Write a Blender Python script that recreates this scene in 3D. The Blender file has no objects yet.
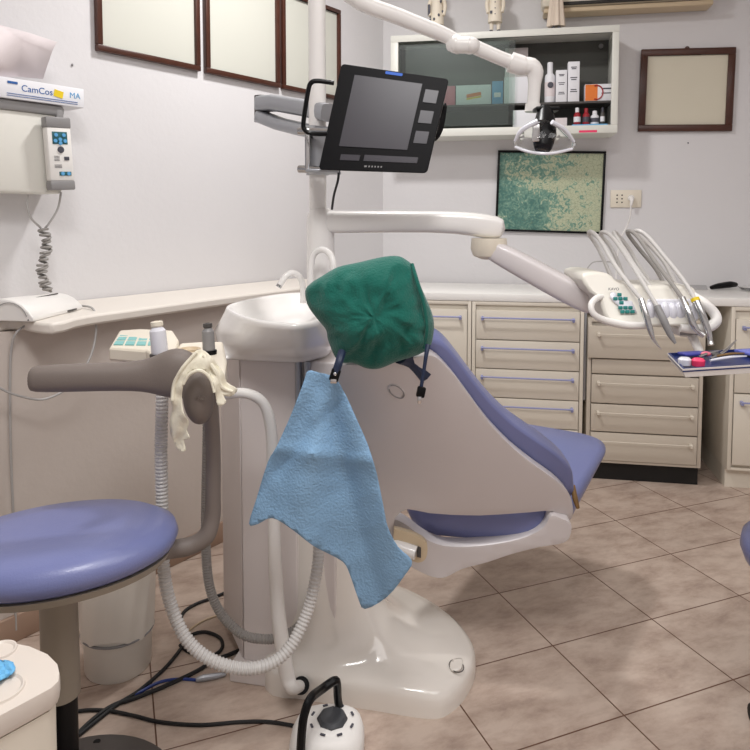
import bpy, bmesh, math, random
from mathutils import Vector, Matrix, noise
random.seed(7)
V = Vector
scn = bpy.context.scene
COL = scn.collection

# ------------------------------------------------------------------ survey geometry
FPX, CY, TP, EYE = 680.0, 258.0, 0.061, 1.25
PIT = math.atan(TP)
FW = V((0, math.cos(PIT), -math.sin(PIT))); UP = V((0, math.sin(PIT), math.cos(PIT))); RT = V((1, 0, 0))
EY = V((0, 0, EYE))

def ray(u, v): return FW + RT*((u-375)/FPX) + UP*((CY-v)/FPX)
def at(u, v, y):
    r = ray(u, v); return EY + r*(y/r.y)
def onz(u, v, z=0.0):
    r = ray(u, v); return EY + r*((z-EYE)/r.z)
def hit(u, v, n, d):
    r = ray(u, v); return EY + r*((d-n.dot(EY))/n.dot(r))

class Wall:
    """vertical plane frame: e runs to the right, n points into the room"""
    def __init__(s, o, ang):
        s.o = V(o); s.e = V((math.cos(ang), math.sin(ang), 0)); s.n = V((math.sin(ang), -math.cos(ang), 0))
    def P(s, a, z, off=0.0): return s.o + s.e*a + s.n*off + V((0, 0, z))
    def px(s, u, v, off=0.0):
        h = hit(u, v, s.n, s.n.dot(s.o)+off); q = h-s.o
        return q.dot(s.e), h.z
    def M(s, a, z, off=0.0):
        m = Matrix((s.e, -s.n, V((0, 0, 1)))).transposed().to_4x4()   # local x right, y into wall, z up
        m.translation = s.P(a, z, off); return m
BACK = Wall((0.046, 3.86, 0), math.radians(-10.5))
LEFT = Wall((0.046, 3.86, 0), math.radians(52.5))      # a runs negative towards the camera
LOWO = LEFT.o + LEFT.n*0.289
LOW = Wall(LOWO, math.radians(52.5))
CAB = Wall(onz(586, 480), math.radians(-10.0))          # plane of the cabinet fronts

# ------------------------------------------------------------------ materials
def mat(name, col, rough=.5, metal=0., noise_s=0, noise_a=0., bump=0., bump_s=80, spec=.5, trans=0., alpha=1., coat=0., emit=0., sheen=0., sss=0.):
    m = bpy.data.materials.new(name); m.use_nodes = True
    nt = m.node_tree; b = nt.nodes['Principled BSDF']
    c = (*col, 1)
    b.inputs['Base Color'].default_value = c
    b.inputs['Roughness'].default_value = rough
    b.inputs['Metallic'].default_value = metal
    b.inputs['Specular IOR Level'].default_value = spec
    b.inputs['Transmission Weight'].default_value = trans
    b.inputs['Alpha'].default_value = alpha
    b.inputs['Coat Weight'].default_value = coat
    b.inputs['Sheen Weight'].default_value = sheen
    if emit: b.inputs['Emission Color'].default_value = c; b.inputs['Emission Strength'].default_value = emit
    tc = nt.nodes.new('ShaderNodeTexCoord')
    ns = nt.nodes.new('ShaderNodeTexNoise'); ns.inputs['Scale'].default_value = noise_s or 6; ns.inputs['Detail'].default_value = 5
    nt.links.new(tc.outputs['Object'], ns.inputs['Vector'])
    mx = nt.nodes.new('ShaderNodeMix'); mx.data_type = 'RGBA'
    a = noise_a if noise_a else .03
    mx.inputs[6].default_value = tuple(max(0, x*(1-a)) for x in col)+(1,)
    mx.inputs[7].default_value = tuple(min(1, x*(1+a)) for x in col)+(1,)
    nt.links.new(ns.outputs['Fac'], mx.inputs[0]); nt.links.new(mx.outputs[2], b.inputs['Base Color'])
    if bump:
        n2 = nt.nodes.new('ShaderNodeTexNoise'); n2.inputs['Scale'].default_value = bump_s; n2.inputs['Detail'].default_value = 3
        nt.links.new(tc.outputs['Object'], n2.inputs['Vector'])
        bp = nt.nodes.new('ShaderNodeBump'); bp.inputs['Strength'].default_value = bump; bp.inputs['Distance'].default_value = .004
        nt.links.new(n2.outputs['Fac'], bp.inputs['Height']); nt.links.new(bp.outputs['Normal'], b.inputs['Normal'])
    return m
def S(r, g, b):
    f = lambda c: (c/255/12.92) if c/255 <= .04045 else ((c/255+.055)/1.055)**2.4
    return (f(r), f(g), f(b))

M = {}
M['wall'] = mat('wall_paint', S(220, 218, 219), .9, noise_s=3, noise_a=.02, bump=.25, bump_s=45, spec=.15)
M['wall_low'] = mat('wall_paint_low', S(208, 198, 190), .85, noise_s=3, noise_a=.03, bump=.2, bump_s=45, spec=.2)
M['ledge'] = mat('ledge_paint', S(228, 221, 212), .45, noise_s=4, noise_a=.03)
M['ceil'] = mat('ceiling_paint', S(235, 232, 228), .95)
M['white'] = mat('white_lacquer', S(238, 235, 232), .22, coat=.3)
M['white_m'] = mat('white_matt', S(233, 230, 226), .45)
M['unit'] = mat('unit_panel', S(224, 216, 213), .42, noise_s=2, noise_a=.02)
M['shell'] = mat('chair_shell', S(216, 210, 210), .32, coat=.15)
M['base'] = mat('chair_base_shell', S(232, 226, 218), .12, coat=.6)
M['beige'] = mat('beige_plastic', S(228, 219, 202), .4)
M['housing'] = mat('appliance_enamel', S(224, 222, 214), .4)
M['navybox'] = mat('indigo_box', S(62, 66, 150), .4)
M['trolley'] = mat('trolley_plastic', S(216, 206, 196), .4)
M['bezel'] = mat('monitor_black', S(12, 11, 14), .45, spec=.12)
M['ivory'] = mat('ivory_plastic', S(228, 224, 214), .35)
M['beige2'] = mat('tan_plastic', S(205, 185, 155), .45)
M['cab'] = mat('cabinet_enamel', S(226, 218, 203), .4, noise_s=2, noise_a=.02)
M['cab2'] = mat('cabinet_enamel_dark', S(203, 193, 178), .42)
M['counter'] = mat('counter_laminate', S(244, 242, 238), .35)
M['wcab'] = mat('wall_cabinet_paint', S(226, 226, 218), .4)
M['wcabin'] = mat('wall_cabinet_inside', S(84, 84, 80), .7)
M['black'] = mat('black_plastic', S(12, 12, 14), .35, spec=.2)
M['rubber'] = mat('black_rubber', S(22, 22, 24), .6)
M['blackgap'] = mat('black_plinth', S(10, 9, 9), .6)
M['purple'] = mat('periwinkle_vinyl', S(118, 125, 172), .33, noise_s=8, noise_a=.03, bump=.15, bump_s=300, coat=.12)
M['purpled'] = mat('periwinkle_trim', S(98, 98, 142), .5)
M['handle'] = mat('lilac_handle', S(150, 155, 200), .35)
M['grey'] = mat('stool_grey', S(118, 108, 102), .55, bump=.1, bump_s=400)
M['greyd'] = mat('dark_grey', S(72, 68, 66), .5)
M['greym'] = mat('mid_grey', S(140, 138, 138), .4)
M['column'] = mat('taupe_column', S(148, 138, 124), .45)
M['hose'] = mat('hose_grey', S(204, 201, 198), .4)
M['hosed'] = mat('hose_dark', S(150, 146, 142), .45)
M['chrome'] = mat('steel', S(205, 205, 205), .22, metal=1)
M['alu'] = mat('aluminium', S(165, 167, 172), .35, metal=.6)
M['teal'] = mat('teal_key', S(50, 140, 135), .45)
M['teall'] = mat('pale_teal_key', S(120, 182, 180), .5)
M['tealdk'] = mat('teal_panel', S(40, 95, 100), .4)
M['screen'] = mat('screen_grey', S(70, 68, 74), .3, spec=.3)
M['glass'] = mat('clear_plastic', (.95, .96, .97), .03, trans=1.0)
M['cap'] = mat('green_cap', S(22, 98, 86), .85, noise_s=9, noise_a=.18, bump=.5, bump_s=220, sheen=.3, spec=.2)
M['bib'] = mat('blue_bib', S(140, 178, 212), .8, noise_s=6, noise_a=.06, bump=.7, bump_s=180, spec=.2)
M['glove'] = mat('latex_cream', S(232, 226, 206), .5, noise_s=14, noise_a=.08, bump=.5, bump_s=70)
M['navy'] = mat('navy_strap', S(28, 42, 70), .5)
M['wood'] = mat('frame_walnut', S(72, 38, 26), .35, noise_s=18, noise_a=.35)
M['paper'] = mat('certificate_paper', S(206, 206, 196), .6, noise_s=2, noise_a=.06)
M['papert'] = mat('certificate_paper_tan', S(214, 207, 188), .6, noise_s=1.5, noise_a=.03)
M['card'] = mat('white_card', S(232, 232, 236), .6)
M['paperw'] = mat('thin_white_paper', S(225, 215, 216), .8)
M['blue'] = mat('print_blue', S(40, 95, 165), .5)
M['bluel'] = mat('print_light_blue', S(95, 165, 215), .5)
M['yellow'] = mat('print_yellow', S(235, 205, 30), .5)
M['orange'] = mat('print_orange', S(226, 120, 40), .5)
M['red'] = mat('red_plastic', S(160, 35, 45), .4)
M['pink'] = mat('pink_tape', S(235, 60, 105), .5)
M['rose'] = mat('rose_card', S(214, 110, 130), .5)
M['ink'] = mat('print_dark', S(70, 70, 80), .5)
M['trayblue'] = mat('tray_navy', S(30, 44, 96), .3)
M['lilac'] = mat('lilac_box', S(110, 118, 200), .4)
M['brass'] = mat('brass', S(150, 120, 80), .4, metal=.6)
M['figure'] = mat('painted_wood_cream', S(232, 222, 204), .6)
M['cloth'] = mat('pleated_cloth', S(220, 205, 188), .8)
M['skirting'] = mat('skirting_tile', S(164, 138, 120), .4, noise_s=7, noise_a=.12)
M['liner'] = mat('bin_liner', S(228, 222, 212), .35)
M['binp'] = mat('bin_plastic', S(226, 220, 210), .3)
M['cable'] = mat('cable_grey', S(175, 172, 170), .5)
M['bluecable'] = mat('cable_blue', S(38, 60, 130), .4)
M['tissue'] = mat('blue_tissue', S(110, 180, 225), .8, bump=.5, bump_s=120)
M['silicone'] = mat('white_silicone', S(226, 226, 234), .25, coat=.3)
M['acdark'] = mat('ac_slot', S(35, 32, 28), .6)
M['sockd'] = mat('socket_hole', S(40, 36, 32), .6)
M['pad'] = mat('pedal_grey', S(60, 62, 66), .5)
M['light'] = mat('blue_reflection', S(20, 80, 170), .5, emit=.5)  # colour of the painted blue reflection on the monitor, glows faintly
M['dglass'] = mat('pane_glass', (.9, .95, .93), .02, trans=1.0)

def glass_pane():
    m = bpy.data.materials.new('cabinet_pane'); m.use_nodes = True; nt = m.node_tree
    for n in list(nt.nodes): nt.nodes.remove(n)
    o = nt.nodes.new('ShaderNodeOutputMaterial'); mx = nt.nodes.new('ShaderNodeMixShader')
    t = nt.nodes.new('ShaderNodeBsdfTransparent'); t.inputs[0].default_value = (.86, .9, .88, 1)
    g = nt.nodes.new('ShaderNodeBsdfGlossy'); g.inputs['Roughness'].default_value = .4
    f = nt.nodes.new('ShaderNodeFresnel'); f.inputs[0].default_value = 1.4
    nt.links.new(f.outputs[0], mx.inputs[0]); nt.links.new(t.outputs[0], mx.inputs[1]); nt.links.new(g.outputs[0], mx.inputs[2])
    nt.links.new(mx.outputs[0], o.inputs[0]); return m
M['pane'] = glass_pane()

def floor_mat():
    m = bpy.data.materials.new('floor_tiles'); m.use_nodes = True; nt = m.node_tree; b = nt.nodes['Principled BSDF']
    L = nt.links.new
    tc = nt.nodes.new('ShaderNodeTexCoord'); mp = nt.nodes.new('ShaderNodeMapping'); mp.vector_type = 'TEXTURE'
    mp.inputs['Location'].default_value = (.412, 2.189, 0); mp.inputs['Rotation'].default_value = (0, 0, .367)
    L(tc.outputs['Object'], mp.inputs['Vector'])
    br = nt.nodes.new('ShaderNodeTexBrick'); br.offset = 0; br.squash = 1
    br.inputs['Scale'].default_value = 1; br.inputs['Brick Width'].default_value = .367; br.inputs['Row Height'].default_value = .2974
    br.inputs['Mortar Size'].default_value = .0022; br.inputs['Mortar Smooth'].default_value = .3; br.inputs['Bias'].default_value = 0
    br.inputs['Color1'].default_value = (.9, .9, .9, 1); br.inputs['Color2'].default_value = (1, 1, 1, 1); br.inputs['Mortar'].default_value = (0, 0, 0, 1)
    L(mp.outputs[0], br.inputs['Vector'])
    n1 = nt.nodes.new('ShaderNodeTexNoise'); n1.inputs['Scale'].default_value = 6.5; n1.inputs['Detail'].default_value = 9; n1.inputs['Roughness'].default_value = .68
    n1.inputs['Distortion'].default_value = .15
    mp2 = nt.nodes.new('ShaderNodeMapping'); mp2.inputs['Scale'].default_value = (1, 1.9, 1)
    L(mp.outputs[0], mp2.inputs['Vector']); L(mp2.outputs[0], n1.inputs['Vector'])
    r = nt.nodes.new('ShaderNodeValToRGB'); e = r.color_ramp.elements
    e[0].position = .33; e[0].color = (*S(164, 144, 131), 1); e[1].position = .6; e[1].color = (*S(200, 182, 168), 1)
    x = r.color_ramp.elements.new(.46); x.color = (*S(184, 164, 150), 1)
    L(n1.outputs['Fac'], r.inputs[0])
    mu = nt.nodes.new('ShaderNodeMix'); mu.data_type = 'RGBA'; mu.blend_type = 'MULTIPLY'; mu.inputs[0].default_value = .45
    L(r.outputs[0], mu.inputs[6]); L(br.outputs['Color'], mu.inputs[7])
    mx = nt.nodes.new('ShaderNodeMix'); mx.data_type = 'RGBA'; mx.inputs[7].default_value = (*S(104, 74, 58), 1)
    L(br.outputs['Fac'], mx.inputs[0]); L(mu.outputs[2], mx.inputs[6]); L(mx.outputs[2], b.inputs['Base Color'])
    b.inputs['Roughness'].default_value = .42; b.inputs['Specular IOR Level'].default_value = .35
    bp = nt.nodes.new('ShaderNodeBump'); bp.invert = True; bp.inputs['Distance'].default_value = .002; bp.inputs['Strength'].default_value = .6
    L(br.outputs['Fac'], bp.inputs['Height']); L(bp.outputs[0], b.inputs['Normal'])
    return m
M['floor'] = floor_mat()

def map_mat():
    m = bpy.data.materials.new('map_print'); m.use_nodes = True; nt = m.node_tree; b = nt.nodes['Principled BSDF']; L = nt.links.new
    tc = nt.nodes.new('ShaderNodeTexCoord')
    n1 = nt.nodes.new('ShaderNodeTexNoise'); n1.inputs['Scale'].default_value = 38; n1.inputs['Detail'].default_value = 8; n1.inputs['Distortion'].default_value = 1.6
    n2 = nt.nodes.new('ShaderNodeTexNoise'); n2.inputs['Scale'].default_value = 5; n2.inputs['Detail'].default_value = 2
    L(tc.outputs['Object'], n1.inputs[0]); L(tc.outputs['Object'], n2.inputs[0])
    sp = nt.nodes.new('ShaderNodeSeparateXYZ'); L(tc.outputs['Object'], sp.inputs[0])
    # greener in the left two thirds of the sheet
    a = nt.nodes.new('ShaderNodeMath'); a.operation = 'MULTIPLY_ADD'; a.inputs[1].default_value = -.75; a.inputs[2].default_value = .03
    L(sp.outputs['X'], a.inputs[0])
    ad = nt.nodes.new('ShaderNodeMath'); ad.operation = 'ADD'; L(a.outputs[0], ad.inputs[0]); L(n1.outputs['Fac'], ad.inputs[1])
    n3 = nt.nodes.new('ShaderNodeMath'); n3.operation = 'MULTIPLY_ADD'; n3.inputs[1].default_value = .9; n3.inputs[2].default_value = -.45
    L(n2.outputs['Fac'], n3.inputs[0])
    a2 = nt.nodes.new('ShaderNodeMath'); a2.operation = 'ADD'; L(ad.outputs[0], a2.inputs[0]); L(n3.outputs[0], a2.inputs[1])
    r = nt.nodes.new('ShaderNodeValToRGB'); e = r.color_ramp.elements
    e[0].position = .49; e[0].color = (*S(186, 192, 162), 1); e[1].position = .8; e[1].color = (*S(70, 118, 110), 1)
    x = r.color_ramp.elements.new(.56); x.color = (*S(122, 160, 142), 1)
    L(a2.outputs[0], r.inputs[0])
    v = nt.nodes.new('ShaderNodeTexVoronoi'); v.feature = 'DISTANCE_TO_EDGE'; v.inputs['Scale'].default_value = 60
    L(tc.outputs['Object'], v.inputs['Vector'])
    lt = nt.nodes.new('ShaderNodeMath'); lt.operation = 'LESS_THAN'; lt.inputs[1].default_value = .035; L(v.outputs['Distance'], lt.inputs[0])
    ml = nt.nodes.new('ShaderNodeMath'); ml.operation = 'MULTIPLY'; ml.inputs[1].default_value = .45; L(lt.outputs[0], ml.inputs[0])
    mx = nt.nodes.new('ShaderNodeMix'); mx.data_type = 'RGBA'; mx.inputs[7].default_value = (*S(92, 112, 92), 1)
    L(ml.outputs[0], mx.inputs[0]); L(r.outputs[0], mx.inputs[6]); L(mx.outputs[2], b.inputs['Base Color'])
    b.inputs['Roughness'].default_value = .5
    return m
M['map'] = map_mat()

# ------------------------------------------------------------------ mesh tools
ORG = {}
class MB:
    def __init__(s): s.bm = bmesh.new(); s.M = Matrix(); s.mi = 0
    def _f(s, vs):
        try:
            f = s.bm.faces.new(vs); f.material_index = s.mi; f.smooth = True; return f
        except ValueError: return None
    def v(s, p): return s.bm.verts.new(s.M @ V(p))
    def loft(s, rings, c0=True, c1=True, closed=True):
        R = [[s.v(p) for p in r] for r in rings]; n = len(R[0])
        for a, b in zip(R, R[1:]):
            for i in range(n if closed else n-1):
                j = (i+1) % n; s._f([a[i], a[j], b[j], b[i]])
        if c0: s._f(list(reversed(R[0])))
        if c1: s._f(R[-1])
        return s
    def box(s, c, size, bev=0.0, rot=None):
        x, y, z = [k/2 for k in size]; c = V(c); m = rot or Matrix.Identity(3)
        if bev <= 0:
            q = [(-x, -y), (x, -y), (x, y), (-x, y)]
            return s.loft([[c+m@V((a, b, h)) for a, b in q] for h in (-z, z)])
        e = min(bev, x*.98, y*.98, z*.98)
        def rr(d):
            X, Y, o = x-e, y-e, d
            out = []
            for cx, cy, a0 in ((X, Y, 0), (-X, Y, 90), (-X, -Y, 180), (X, -Y, 270)):
                for k in (0, 45, 90):
                    t = math.radians(a0+k); out.append((cx+o*math.cos(t), cy+o*math.sin(t)))
            return out
        rings = []
        for d, h in ((e*.0+e*.15, -z), (e*.7, -z+e*.3), (e, -z+e), (e, z-e), (e*.7, z-e*.3), (e*.15, z)):
            rings.append([c+m@V((a, b, h)) for a, b in rr(d)])
        return s.loft(rings)
    def cyl(s, a, b, r, r2=None, seg=16, cap=True):
        a, b = V(a), V(b); r2 = r if r2 is None else r2
        return s.loft([circ(a, b-a, r, seg), circ(b, b-a, r2, seg)], cap, cap)
    def tube(s, pts, r, seg=10, smooth=0, cap=True):
        pts = [V(p) for p in pts]
        rs = list(r) if hasattr(r, '__len__') else [r]*len(pts)
        if smooth:
            pts, rs = catmull(pts, rs, smooth)
        n = len(pts); rings = []; up = None
        for i in range(n):
            t = (pts[min(i+1, n-1)]-pts[max(i-1, 0)])
            if t.length < 1e-9: t = V((0, 0, 1))
            t.normalize()
            if up is None:
                up = V((0, 0, 1)) if abs(t.z) < .9 else V((1, 0, 0))
            x = t.cross(up)
            if x.length < 1e-6: x = t.cross(V((0, 1, 0)))
            x.normalize(); up = x.cross(t).normalized()
            rings.append([pts[i]+(x*math.cos(k*2*math.pi/seg)+up*math.sin(k*2*math.pi/seg))*rs[i] for k in range(seg)])
        return s.loft(rings, cap, cap)
    def lathe(s, prof, c, axis=(0, 0, 1), seg=24):
        c = V(c); ax = V(axis).normalized()
        return s.loft([circ(c+ax*h, ax, max(r, 1e-4), seg) for r, h in prof])
    def ball(s, c, rx, ry, rz, seg=20, rings=12, rot=None):
        c = V(c); m = rot or Matrix.Identity(3); R = []
        for i in range(rings+1):
            t = math.pi*i/rings; t = min(max(t, .02), math.pi-.02)
            R.append([c+m@V((rx*math.sin(t)*math.cos(k*2*math.pi/seg), ry*math.sin(t)*math.sin(k*2*math.pi/seg), -rz*math.cos(t))) for k in range(seg)])
        return s.loft(R)
    def sheet(s, outline, step, dfn, smooth=4):
        """cloth or shell patch: outline in survey coordinates, dfn(u,v) -> world point"""
        o = outline
        if smooth: o = closed_catmull(o, smooth)
        b2 = bmesh.new(); b2.faces.new([b2.verts.new((p[0], p[1], 0)) for p in o])
        us = [p[0] for p in o]; vs = [p[1] for p in o]
        for ax, lo, hi in ((0, min(us), max(us)), (1, min(vs), max(vs))):
            k = lo+step*.63
            while k < hi:
                co = (k, 0, 0) if ax == 0 else (0, k, 0); no = (1, 0, 0) if ax == 0 else (0, 1, 0)
                bmesh.ops.bisect_plane(b2, geom=b2.verts[:]+b2.edges[:]+b2.faces[:], plane_co=co, plane_no=no, dist=1e-5)
                k += step
        mp = {}
        for v in b2.verts: mp[v.index if False else v] = s.v(dfn(v.co.x, v.co.y))
        for f in b2.faces: s._f([mp[v] for v in f.verts])
        b2.free(); return s
    def build(s, name, material, parent=None, ang=35, sub=0, bev=0, solid=0, wn=False, solid_off=1, flip=False, base=None):
        bm = s.bm
        bmesh.ops.remove_doubles(bm, verts=bm.verts, dist=1e-6)
        bmesh.ops.recalc_face_normals(bm, faces=bm.faces)
        if parent is None:
            if base is not None: o = V(base)
            else:
                xs = [v.co for v in bm.verts]
                o = V((sum(p.x for p in xs)/len(xs), sum(p.y for p in xs)/len(xs), min(p.z for p in xs)))
        else: o = ORG[parent.name]
        for v in bm.verts: v.co -= o
        me = bpy.data.meshes.new(name); bm.to_mesh(me); bm.free()
        for mm in (material if isinstance(material, (list, tuple)) else [material]): me.materials.append(mm)
        me.set_sharp_from_angle(angle=math.radians(ang))
        ob = bpy.data.objects.new(name, me); COL.objects.link(ob)
        if parent is None: ob.location = o
        else: ob.parent = parent
        ORG[ob.name] = o
        if solid:
            k = ob.modifiers.new('solid', 'SOLIDIFY'); k.thickness = solid; k.offset = solid_off
        if bev:
            k = ob.modifiers.new('bevel', 'BEVEL'); k.width = bev; k.segments = 2; k.limit_method = 'ANGLE'; k.angle_limit = math.radians(40)
        if sub:
            k = ob.modifiers.new('sub', 'SUBSURF'); k.levels = sub; k.render_levels = sub
        return ob

def circ(c, ax, r, seg):
    ax = V(ax).normalized(); u = V((1, 0, 0)) if abs(ax.x) < .8 else V((0, 1, 0))
    x = ax.cross(u).normalized(); y = ax.cross(x)
    return [V(c)+(x*math.cos(k*2*math.pi/seg)+y*math.sin(k*2*math.pi/seg))*r for k in range(seg)]
def catmull(pts, rs, n):
    o, q = [], []
    N = len(pts)
    for i in range(N-1):
        p0, p1, p2, p3 = pts[max(i-1, 0)], pts[i], pts[i+1], pts[min(i+2, N-1)]
        for k in range(n):
            t = k/n
            o.append(.5*((2*p1)+(p2-p0)*t+(2*p0-5*p1+4*p2-p3)*t*t+(3*p1-p0-3*p2+p3)*t**3)); q.append(rs[i]*(1-t)+rs[i+1]*t)
    o.append(pts[-1]); q.append(rs[-1]); return o, q
def closed_catmull(pts, n):
    P = [V((p[0], p[1])) for p in pts]; N = len(P); o = []
    for i in range(N):
        p0, p1, p2, p3 = P[i-1], P[i], P[(i+1) % N], P[(i+2) % N]
        for k in range(n):
            t = k/n
            o.append(.5*((2*p1)+(p2-p0)*t+(2*p0-5*p1+4*p2-p3)*t*t+(3*p1-p0-3*p2+p3)*t**3))
    return o

def tag(o, label=None, cat=None, group=None, kind=None):
    if label: o['label'] = label
    if cat: o['category'] = cat
    if group: o['group'] = group
    if kind: o['kind'] = kind
    return o
def thing(name, loc, label, cat, group=None):
    o = bpy.data.objects.new(name, None); o.empty_display_size = .1; COL.objects.link(o); o.location = V(loc); ORG[o.name] = V(loc)
    return tag(o, label, cat, group)
def struct(mb, name, m, label=None, **k):
    o = mb.build(name, m, **k); o['kind'] = 'structure'; o['label'] = label or name.replace('_', ' '); o['category'] = name.split('_')[0]; return o
def txt(s, size, mtx, m, parent, name='printed_text', ext=.0003):
    c = bpy.data.curves.new(name, 'FONT'); c.body = s; c.size = size; c.extrude = ext; c.align_x = 'CENTER'; c.align_y = 'CENTER'
    t = bpy.data.objects.new(name+'_tmp', c); COL.objects.link(t)
    bpy.context.view_layer.update()
    me = bpy.data.meshes.new_from_object(t.evaluated_get(bpy.context.evaluated_depsgraph_get()))
    bpy.data.objects.remove(t); bpy.data.curves.remove(c)
    mm = Matrix.Translation(-ORG[parent.name]) @ mtx
    me.transform(mm); me.materials.clear(); me.materials.append(m); me.name = name
    o = bpy.data.objects.new(name, me); COL.objects.link(o); o.parent = parent; ORG[o.name] = ORG[parent.name]
    return o
FACE = Matrix.Rotation(math.pi/2, 4, 'X')   # text lying in xz plane facing -y

# ------------------------------------------------------------------ ROOM
b = MB(); b.box((.6, 1.2, -.02), (6.4, 7.4, .04)); struct(b, 'floor', M['floor'], 'floor of beige stone tiles laid on the slant', base=(0, 0, 0))
b = MB(); b.box((.6, 1.2, 2.87), (6.4, 7.4, .04)); struct(b, 'ceiling', M['ceil'])
def wallbox(W, a0, a1, z0, z1, t, m, name, label=None):
    b = MB(); b.M = W.M(0, 0, 0); b.box(((a0+a1)/2, t/2, (z0+z1)/2), (a1-a0, t, z1-z0)); return struct(b, name, m, label)
wallbox(BACK, -.0, 3.3, 0, 2.85, .1, M['wall'], 'wall_back', 'white painted wall behind the counter and wall cabinet')
wallbox(LEFT, -4.6, .0, 0, 2.85, .1, M['wall'], 'wall_left', 'white painted wall with three framed certificates')
b = MB(); b.box((3.25, 1.0, 1.42), (.1, 5.6, 2.86)); struct(b, 'wall_right', M['wall'])
b = MB(); b.box((.6, -1.7, 1.42), (6.4, .1, 2.86)); struct(b, 'wall_rear', M['wall'])
# thicker lower wall with ledge, skirting
LEND = -.72
wallbox(LOW, -3.6, LEND, 0, .918, .286, M['wall_low'], 'wall_lower_left', 'greyish lower half wall under the ledge on the left')
b = MB(); b.M = LOW.M(0, 0, 0)
b.M = Matrix()
LZ0, LZ1 = .919, .952
fro = [LOW.P(LEND, 0, .05), LOW.P(-1.2, 0, .05), LOW.P(-1.45, 0, .055)]+[onz(u, v, LZ0) for u, v in ((99, 324.5), (88, 326.3), (76, 329), (64, 333), (52, 334.8), (42, 334.5), (30, 332.5), (22, 330.5), (8, 330.5))]+[LOW.P(-3.2, 0, .02)]
bak = [LEFT.P(-3.45, 0, .002), LEFT.P(-.6, 0, .002)]
bak = [LOW.P(-3.2, 0, -.285), LOW.P(LEND, 0, -.285)]
pl_ = [V((p.x, p.y, 0)) for p in fro+bak]; pc_ = sum(pl_, V())/len(pl_)
b.loft([[V((p.x, p.y, z)) for p in pl_] for z in (LZ0, LZ1)])
lg = b.build('trim_1', M['ledge'], base=(0, 0, 0), bev=.008); tag(lg, 'cream painted ledge running along the left wall', 'trim', kind='structure')
b = MB(); b.M = LOW.M(0, 0, 0); b.box(((-3.6+LEND)/2, -.007, .04), (3.6+LEND, .014, .08), .003); struct(b, 'baseboard_left', M['skirting'])

# ------------------------------------------------------------------ FRAMED PICTURES
def picture(W, s0, s1, z0, z1, fw, pm, name, label, cat, off=.02, frame=M['wood'], rot=0, group=None, mount=0):
    root = thing(name, W.P((s0+s1)/2, z0, off/2), label, cat, group)
    b = MB(); b.M = W.M((s0+s1)/2, (z0+z1)/2, 0) @ Matrix.Rotation(rot, 4, 'Y')
    w, h = s1-s0, z1-z0
    for cx, cz, sx, sz in ((0, h/2-fw/2, w, fw), (0, -h/2+fw/2, w, fw), (-w/2+fw/2, 0, fw, h-2*fw), (w/2-fw/2, 0, fw, h-2*fw)):
        b.box((cx, -off/2-.001, cz), (sx, off, sz), .003)
    b.build('picture_frame', frame, root)
    b = MB(); b.M = W.M((s0+s1)/2, (z0+z1)/2, 0) @ Matrix.Rotation(rot, 4, 'Y')
    if pm is M['map']:
        p = MB(); p.M = Matrix(); 
    b.box((0, -off*.35, 0), (w-2*fw+.004, .003, h-2*fw+.004))
    o = b.build('map_sheet' if pm is M['map'] else 'certificate', pm, root)
    return root, o
s, z = LEFT.px(98, 50); s1 = LEFT.px(201, 70)[0]
labs = [('brown framed blank certificate on left wall, nearest the white wall device', (98, 201)),
        ('brown framed certificate, middle one of three on the left wall', (206.5, 280.5)),
        ('brown framed certificate nearest the room corner, partly behind the white pole', (283, 341))]
for lab, (ua, ub) in labs:
    sa = LEFT.px(ua, 70, .02)[0]; sb = LEFT.px(ub, 80, .02)[0]
    picture(LEFT, sa, sb, 1.845, 2.30, .02 if ub > 300 else .022, M['paper'], 'framed_certificate', lab, 'picture', .022, group='certificates on the left wall')
sa, za = BACK.px(639, 92); sb, zb = BACK.px(733, 92); zt = BACK.px(687, 49)[1]; zb = BACK.px(687, 131.5)[1]
r, o = picture(BACK, sa, sb, zb, zt, .034, M['papert'], 'framed_certificate', 'brown framed blank certificate on the back wall right of the cabinet', 'picture', .02, rot=math.radians(1.0))
b = MB(); b.M = BACK.M((sa+sb)/2, zt, 0); b.cyl((0, -.004, .0), (0, -.012, .0), .012, seg=12); b.build('hanging_hook', M['wood'], r)
sa = BACK.px(496.5, 190)[0]; sb = BACK.px(604, 190)[0]; zt = BACK.px(550, 151)[1]; zb = BACK.px(550, 232.5)[1]
r, o = picture(BACK, sa, sb, zb, zt, .012, M['map'], 'framed_map', 'black framed green topographic map under the wall cabinet', 'map', .018, M['black'], rot=math.radians(1.6))
# re-centre the printed sheet so that its pattern is laid out from its own middle
c = sum((v.co for v in o.data.vertices), V())/len(o.data.vertices)
rz = math.radians(10.5)
mt = Matrix.Rotation(rz, 4, 'Z') @ Matrix.Translation(-c)
o.data.transform(mt); o.matrix_local = Matrix.Translation(c) @ Matrix.Rotation(-rz, 4, 'Z')
# little dark screw marks
b = MB(); b.ball(BACK.P(BACK.px(688, 143)[0], BACK.px(688, 143)[1], .002), .004, .004, .004, 8, 6); tag(b.build('wall_nail', M['ink']), 'small bare nail in the back wall below the brown framed certificate', 'nail')
b = MB(); q = LEFT.px(72, 65); b.ball(LEFT.P(q[0], q[1], .002), .004, .004, .005, 8, 6); tag(b.build('wall_nail', M['greym']), 'small bare nail in the left wall above the carton end', 'nail')

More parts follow.
